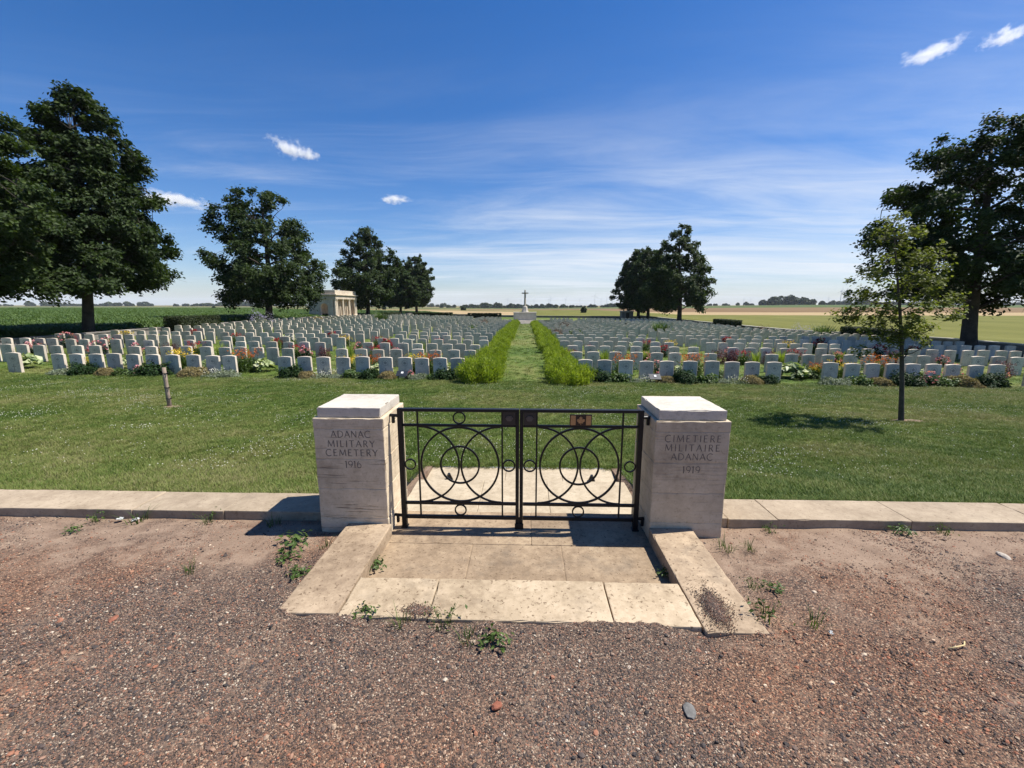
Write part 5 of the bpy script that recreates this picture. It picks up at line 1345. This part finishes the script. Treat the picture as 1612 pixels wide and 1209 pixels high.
# clover heads
def clover_proto():
    bm_ = bmesh.new(); bmesh.ops.create_icosphere(bm_, subdivisions=1, radius=0.0075)
    for v in bm_.verts: v.co *= random.uniform(0.8, 1.2); v.co.z += 0.035
    me_ = bpy.data.meshes.new('clover_head'); bm_.to_mesh(me_); bm_.free(); return me_
CLM = plain_mat('clover_white', (0.62, 0.60, 0.48), 0.9, 0.1)
x, y = lawn_points(42000, 1.5, 13.2, 0.75)
x2, y2 = R.normal(0, 0.75, 5000), R.uniform(13, 78, 5000); ok = np.abs(x2) < 1.2; x = np.concatenate([x, x2[ok]]); y = np.concatenate([y, y2[ok]])
keep = np.array([fbm(a*0.42, b_*0.42, 9.0, 3)+0.55*fbm(a*1.9, b_*1.9, 4.0, 2) for a, b_ in zip(x, y)])
pk = np.clip((keep+0.02)*1.6, 0.04, 0.75); ok = R.random(len(x)) < pk; x, y = x[ok], y[ok]
sc = R.uniform(.6, 1.15, len(x))*(1+np.clip(y-14, 0, 60)*0.012)
scatter('clover_flowers', np.stack([x, y, terrain(x, y)], 1), np.zeros((len(x), 3)), np.stack([sc]*3, 1), [clover_proto() for _ in range(2)], CLM)
bpy.data.objects['clover_flowers']['label'] = 'tiny white clover heads dotted over the lawn'
# gravel
GM, nt, b = newmat('gravel_stone')
r_ = orand(nt)
c = ramp(nt, r_, [(0.0, (0.032, 0.026, 0.023)), (0.22, (0.066, 0.051, 0.044)), (0.42, (0.119, 0.082, 0.064)), (0.60, (0.177, 0.110, 0.075)), (0.76, (0.244, 0.121, 0.073)), (0.85, (0.333, 0.134, 0.073)), (0.91, (0.296, 0.206, 0.140)), (0.97, (0.444, 0.330, 0.219)), (1.0, (0.620, 0.508, 0.376))])
nn = noise_tex(nt, opos(nt), 80, 4, 0.6)
vv = N(nt, 'ShaderNodeCombineColor'); q = mth(nt, 'MULTIPLY_ADD', nn, 0.7, 0.65)
for i in range(3): nt.links.new(q, vv.inputs[i])
area = mrange(nt, noise_tex(nt, mapping(nt, wpos(nt), loc=(2.0, 0.5, 0)), 0.55, 3, 0.55), 0.40, 0.60)
c = mixc(nt, 1.0, c, mixc(nt, area, (1.06, 0.96, 0.90), (0.86, 0.93, 1.00)), 'MULTIPLY')
nt.links.new(mixc(nt, 1.0, c, vv.outputs[0], 'MULTIPLY'), b.inputs['Base Color']); b.inputs['Roughness'].default_value = 0.75; b.inputs['Specular IOR Level'].default_value = 0.3
def peb(seed):
    bm_ = bmesh.new(); bmesh.ops.create_icosphere(bm_, subdivisions=1, radius=0.5)
    rr = random.Random(seed); sx_, sy_, sz2 = rr.uniform(.75, 1.25), rr.uniform(.6, 1.0), rr.uniform(.4, .7)
    for v in bm_.verts:
        k_ = rr.uniform(.72, 1.18); v.co = Vector((v.co.x*sx_*k_, v.co.y*sy_*k_, v.co.z*sz2*k_))
    me_ = bpy.data.meshes.new('gravel_stone'); bm_.to_mesh(me_); bm_.free(); me_.materials.append(GM); return me_
pb = [peb(i) for i in range(8)]
n = 270000
y = -2.45+2.5*R.random(n)**1.15; x = R.uniform(-1, 1, n)*((y-CAM[1])*1.26+0.35)
prob = np.array([0.60+0.80*fbm(a*1.1, b_*1.1, 2.0, 3)+0.25*fbm(a*5, b_*5, 7.0, 2) for a, b_ in zip(x, y)])-np.clip((y+1.1)/0.9, 0, 1)*0.42
prob = np.where((x > 1.3) & (x < 2.0) & (y > -1.2), prob*0.25, prob)
ok = (R.random(len(x)) < np.clip(prob, 0.10, 1)) & ~((np.abs(x) < 1.37) & (y > -1.16)) & (y < 0.02)
ok &= ~((x > 1.03) & (x < 1.61) & (y > -0.17)) & ~((x < -1.05) & (x > -1.62) & (y > -0.17))
x, y = x[ok], y[ok]
sc = 0.0032+0.0036*R.random(len(x))**1.8+0.011*(R.random(len(x))**40)
sc = sc*(0.85+0.5*R.random(len(x)))
z = road_z(x, y)+road_relief(x, y)+sc*0.10
on_slab = (np.abs(x) < 1.38) & (y > -1.25); vis = ~on_slab | (z > 0.105)
x, y, z, sc = x[vis], y[vis], z[vis], sc[vis]
scatter('road_gravel', np.stack([x, y, z], 1), R.uniform(-.5, .5, (len(x), 3))*np.array([1, 1, 6.28]), np.stack([sc*1.5]*3, 1), pb, None)
bpy.data.objects['road_gravel']['label'] = 'loose grey and brick red gravel covering the road'
# grit heaps on the entrance stones
def grit(cx_, cy_, rx_, ry_, h_, z0, sd, n_=4200):
    a = R.uniform(0, 6.283, n_); q = np.abs(R.normal(0, 0.48, n_))
    k_ = 1+0.25*np.sin(a*2+sd)+0.15*np.sin(a*5+sd*2)
    x, y = cx_+rx_*q*k_*np.cos(a), cy_+ry_*q*k_*np.sin(a)
    s_ = R.uniform(.0022, .0058, n_); z = z0+h_*np.clip(1-q, 0, 1)**1.2+0.001
    scatter('grit_heap', np.stack([x, y, z], 1), R.uniform(-3, 3, (n_, 3)), np.stack([s_*1.5]*3, 1), pb, None)
grit(1.155, -1.08, 0.085, 0.22, 0.018, 0.108, 1.0, 6500); bpy.data.objects['grit_heap']['label'] = 'grey grit heaped on the front end of the right cheek block'
grit(-0.56, -1.15, 0.11, 0.07, 0.008, 0.105, 2.4, 2400); bpy.data.objects['grit_heap.001']['label'] = 'brown grit drifted over the left threshold slab'

# weeds at the edges
def weed_mesh(kind):
    if kind == 'broad':
        n = 60; a = R.uniform(0, 6.283, n); r = R.uniform(0.01, 0.13, n)
        pos = np.stack([r*np.cos(a), r*np.sin(a), 0.02+0.05*R.random(n)], 1); out = np.stack([np.cos(a), np.sin(a), 0*a+1.4], 1)
        return lmesh('weed', leaves(pos, 0.048, 0.4, 0.45, out, 0.3), MAT['leaf_mid'])
    b_, tips = blades(30, 0.06, 0.04, 0.13, 0.006, 0.8, 3)
    if kind == 'stem': b_ = join([b_, leaves(tips+R.normal(0, .012, tips.shape), 0.03, 0.3, 0.5)])
    return lmesh('weed', b_, MAT['leaf_mid'])
WM = {k_: [weed_mesh(k_) for _ in range(2)] for k_ in ('broad', 'stem', 'grass')}
WEEDS = [(466, 862, 'broad', 1.1, 'broad leaved weed beside the left cheek block, largest of three'), (456, 887, 'broad', .75, 'broad leaved weed beside the left cheek block, middle of three'), (468, 916, 'broad', .7, 'broad leaved weed beside the left cheek block, lowest of three'),
         (592, 893, 'broad', .75, 'weed in the left inner corner of the landing'), (576, 968, 'broad', .6, 'weed at the front edge of the left threshold slab'), (697, 985, 'stem', .95, 'upright weed at the joint of left and middle threshold slabs'),
         (780, 1014, 'broad', .75, 'broad leaved weed in the gravel before the middle threshold slab'), (738, 1010, 'grass', .8, 'thin grassy weed in the gravel left of the broad leaved one'), (1046, 905, 'broad', .6, 'weed in the right inner corner of the landing'),
         (1206, 975, 'stem', .95, 'bushy weed at the front outer edge of the right cheek block'), (1185, 938, 'stem', .55, 'small weed halfway along the right cheek block'), (1216, 940, 'broad', .55, 'flat weed on the cracked earth right of the cheek block'),
         (1142, 868, 'grass', 1.0, 'dry grass tuft at the foot of the right pillar'), (1180, 868, 'grass', .8, 'small dry grass tuft right of the right pillar'), (1420, 834, 'broad', .75, 'broad leaved weed under the right kerb'), (1488, 826, 'stem', .7, 'weed against the right kerb near the photo edge'),
         (1212, 829, 'stem', .6, 'weed against the right kerb nearest the pillar'), (215, 806, 'grass', 1.2, 'grassy weed under the left kerb, beside paper scraps'), (150, 803, 'stem', .7, 'small weed under the left kerb near the photo edge'), (325, 812, 'stem', .8, 'weed under the left kerb, midway to the pillar'),
         (432, 826, 'grass', .9, 'grass tuft in the shadow of the left pillar'), (118, 838, 'broad', .6, 'flat weed in the earth far left'), (300, 912, 'grass', .7, 'thin grass in the gravel on the left'), (1280, 985, 'grass', .8, 'thin grass in the gravel right of the cheek block'), (512, 868, 'grass', .7, 'thin grass touching the left cheek block'), (1004, 812, 'stem', .7, 'weed on the steps behind the right gate leaf'), (634, 985, 'grass', .8, 'thin grass at the front of the left threshold slab')]
for u, v, k_, s, lab in WEEDS:
    d = ray(u, v); z0 = 0.08 if v > 940 else 0.03
    if 880 < v < 910 and 580 < u < 1060: z0 = 0.0
    t_ = (z0-CAM[2])/d[2]; p = CAM+d*t_
    if 'kerb' in lab and 'cheek' not in lab: k2 = (-0.035-CAM[1])/(p[1]-CAM[1]); p = CAM+(p-CAM)*min(1.0, k2)
    if 'steps' in lab: p[2] = -0.15; p[1] += 0.2
    elif z0 > 0: p[2] = float(road_z(p[0], p[1]))
    w = link('weed', WM[k_][int(u) % 2], None, None, (p[0], p[1], p[2]+0.002), rs.uniform(0, 6.28)); w.scale = (s, s, s); tag(w, lab, 'weed', 'weeds along the entrance')
# litter and odd stones
def flatstone(name, u, v, sx_, sy_, sz2, mat, label, cat, sd):
    d = ray(u, v); t_ = (0.06-CAM[2])/d[2]; p = CAM+d*t_; zz_ = float(road_z(p[0], p[1]))
    bm_ = bmesh.new(); bmesh.ops.create_icosphere(bm_, subdivisions=2, radius=1.0); rr = random.Random(sd)
    for v_ in bm_.verts:
        k_ = 1+0.22*mnoise.noise(v_.co*1.7+Vector((sd, 0, 0))); v_.co = Vector((v_.co.x*sx_*k_, v_.co.y*sy_*k_, v_.co.z*sz2*k_))
    me_ = bpy.data.meshes.new(name); bm_.to_mesh(me_); bm_.free()
    o = link(name, me_, mat, None, (p[0], p[1], zz_+sz2*0.4), rr.uniform(0, 6)); tag(o, label, cat); return o
flatstone('flat_stone', 1085, 1128, 0.045, 0.028, 0.010, plain_mat('grey_flint', (0.13, 0.125, 0.115), 0.7, 0.3, 0, .3, 60), 'flat grey stone in the gravel at the lower right', 'stone', 3)
flatstone('pale_stone', 1580, 874, 0.050, 0.03, 0.016, plain_mat('pale_flint', (0.38, 0.33, 0.27), 0.8, 0.2, 0, .2, 60), 'pale stone on the earth near the right photo edge', 'stone', 4)
flatstone('brick_chip', 865, 920, 0.0001+0.02, 0.015, 0.008, plain_mat('dark_chip', (0.05, 0.045, 0.04), 0.8), 'dark chip of stone lying on the landing', 'stone', 8).location.z = 0.004
flatstone('brick_chip', 782, 1120, 0.026, 0.02, 0.012, plain_mat('brick_red', (0.24, 0.09, 0.055), 0.85, 0.2, 0, .25, 70), 'brick red chip in the gravel below the middle slab', 'stone', 5)
flatstone('brick_chip', 180, 982, 0.032, 0.02, 0.012, plain_mat('brick_red_pale', (0.23, 0.095, 0.06), 0.85, 0.2, 0, .25, 70), 'brick red chip in the gravel far left', 'stone', 6)
for i, (u, v, lab) in enumerate(((188, 806, 'crumpled white paper scrap under the left kerb, left of two'), (212, 812, 'crumpled white paper scrap under the left kerb, right of two'), (1305, 1013, 'tiny white paper scrap in the gravel on the right'))):
    d = ray(u, v); t_ = (0.03-CAM[2])/d[2]; p = CAM+d*t_; p = CAM+(p-CAM)*min(1.0, (-0.03-CAM[1])/(p[1]-CAM[1])); mb = MB(); g_ = 6; V_ = [(0.03*(a-3)/3+rs.uniform(-.006, .006), 0.022*(b_-3)/3+rs.uniform(-.006, .006), 0.012+rs.uniform(-.010, .012)) for a in range(g_) for b_ in range(g_)]
    mb.add(V_, [(a*g_+b_, a*g_+b_+1, (a+1)*g_+b_+1, (a+1)*g_+b_) for a in range(g_-1) for b_ in range(g_-1)])
    o = mb.build('paper_scrap', MAT['paper'], None, False, (p[0], p[1], float(road_z(p[0], p[1]))+0.008), rs.uniform(0, 3)); o.scale = (1, 1, 1) if i < 2 else (.5, .5, .5); tag(o, lab, 'litter', 'scraps of white paper')
d = ray(1508, 1020); t_ = (0.085-CAM[2])/d[2]; p = CAM+d*t_
mb = MB(); mb.tube([(-0.07, -0.02, 0.012), (-0.02, -0.015, 0.02), (0.03, 0.0, 0.018), (0.06, 0.03, 0.014)], [0.004, 0.004, 0.0035, 0.003], 6)
tag(mb.build('dry_stalk', MAT['straw'], None, True, (p[0], p[1], float(road_z(p[0], p[1])))), 'curved dry stalk lying in the gravel on the right', 'stalk')

# ------------------------------------------------------------------ small cumulus clouds
def cloud_mat():
    m = bpy.data.materials.new('cloud'); m.use_nodes = True; nt = m.node_tree; nt.nodes.clear()
    out = nt.nodes.new('ShaderNodeOutputMaterial'); vol = nt.nodes.new('ShaderNodeVolumePrincipled'); nt.links.new(vol.outputs[0], out.inputs['Volume'])
    vol.inputs['Color'].default_value = (0.98, 0.98, 0.985, 1); vol.inputs['Anisotropy'].default_value = 0.2
    P = opos(nt)     # unit ball in object space
    ln = N(nt, 'ShaderNodeVectorMath', operation='LENGTH'); nt.links.new(P, ln.inputs[0])
    oi = nt.nodes.new('ShaderNodeObjectInfo')
    av = N(nt, 'ShaderNodeVectorMath', operation='MULTIPLY_ADD'); nt.links.new(oi.outputs['Location'], av.inputs[0]); av.inputs[1].default_value = (0.013, 0.011, 0.017); nt.links.new(mapping(nt, P, scale=(1.6, 1.0, 0.8)), av.inputs[2])
    nz_ = noise_tex(nt, av.outputs[0], 1.9, 8, 0.66)
    v = mth(nt, 'ADD', mth(nt, 'SUBTRACT', 0.62, ln.outputs['Value']), mth(nt, 'MULTIPLY', mth(nt, 'SUBTRACT', nz_, 0.5), 2.3))
    dens = mth(nt, 'MULTIPLY', mrange(nt, v, 0.0, 0.60), 0.032)
    nt.links.new(dens, vol.inputs['Density']); return m
CMAT = cloud_mat()
for u, v, wpx, hpx, roll_, lab in ((455, 233, 70, 25, -.18, 'small white cloud above the round airy tree'), (275, 315, 112, 24, -.03, 'flat white cloud between the tallest tree and the airy tree'), (622, 314, 62, 12, 0.0, 'little white cloud left of centre'),
                             (1467, 83, 100, 18, .08, 'thin white cloud at the upper right'), (1582, 57, 72, 24, .10, 'white cloud in the upper right corner'), (487, 243, 44, 18, -.1, 'small white puff right of the cloud above the airy tree')):
    d = ray(u, v); d = d/np.linalg.norm(d); Dc = 2600.0; p = CAM+d*Dc
    px = Dc/F_PX*(np.dot(d, _f))
    bm_ = bmesh.new(); bmesh.ops.create_icosphere(bm_, subdivisions=3, radius=1.0); me_ = bpy.data.meshes.new('cloud'); bm_.to_mesh(me_); bm_.free()
    o = link('cloud', me_, CMAT, None, p); o.scale = (wpx*px*0.62, wpx*px*0.45, hpx*px*0.74); o.rotation_euler = (0, -roll_, -math.atan2(d[0], d[1])); tag(o, lab, 'cloud', 'small white clouds')

# ------------------------------------------------------------------ air
HAZE = True
if HAZE:
    m = bpy.data.materials.new('haze_air'); m.use_nodes = True; nt = m.node_tree; nt.nodes.clear()
    out = nt.nodes.new('ShaderNodeOutputMaterial'); vol = nt.nodes.new('ShaderNodeVolumePrincipled'); nt.links.new(vol.outputs[0], out.inputs['Volume'])
    vol.inputs['Color'].default_value = (0.80, 0.88, 1.0, 1); vol.inputs['Density'].default_value = 6.5e-5; vol.inputs['Anisotropy'].default_value = 0.0
    mb = MB(); mb.box(-14500, 14500, -100, 14500, -40, 190); o = mb.build('haze', m); tag(o, 'thin pale blue haze over the distant fields', 'haze', None, 'stuff')
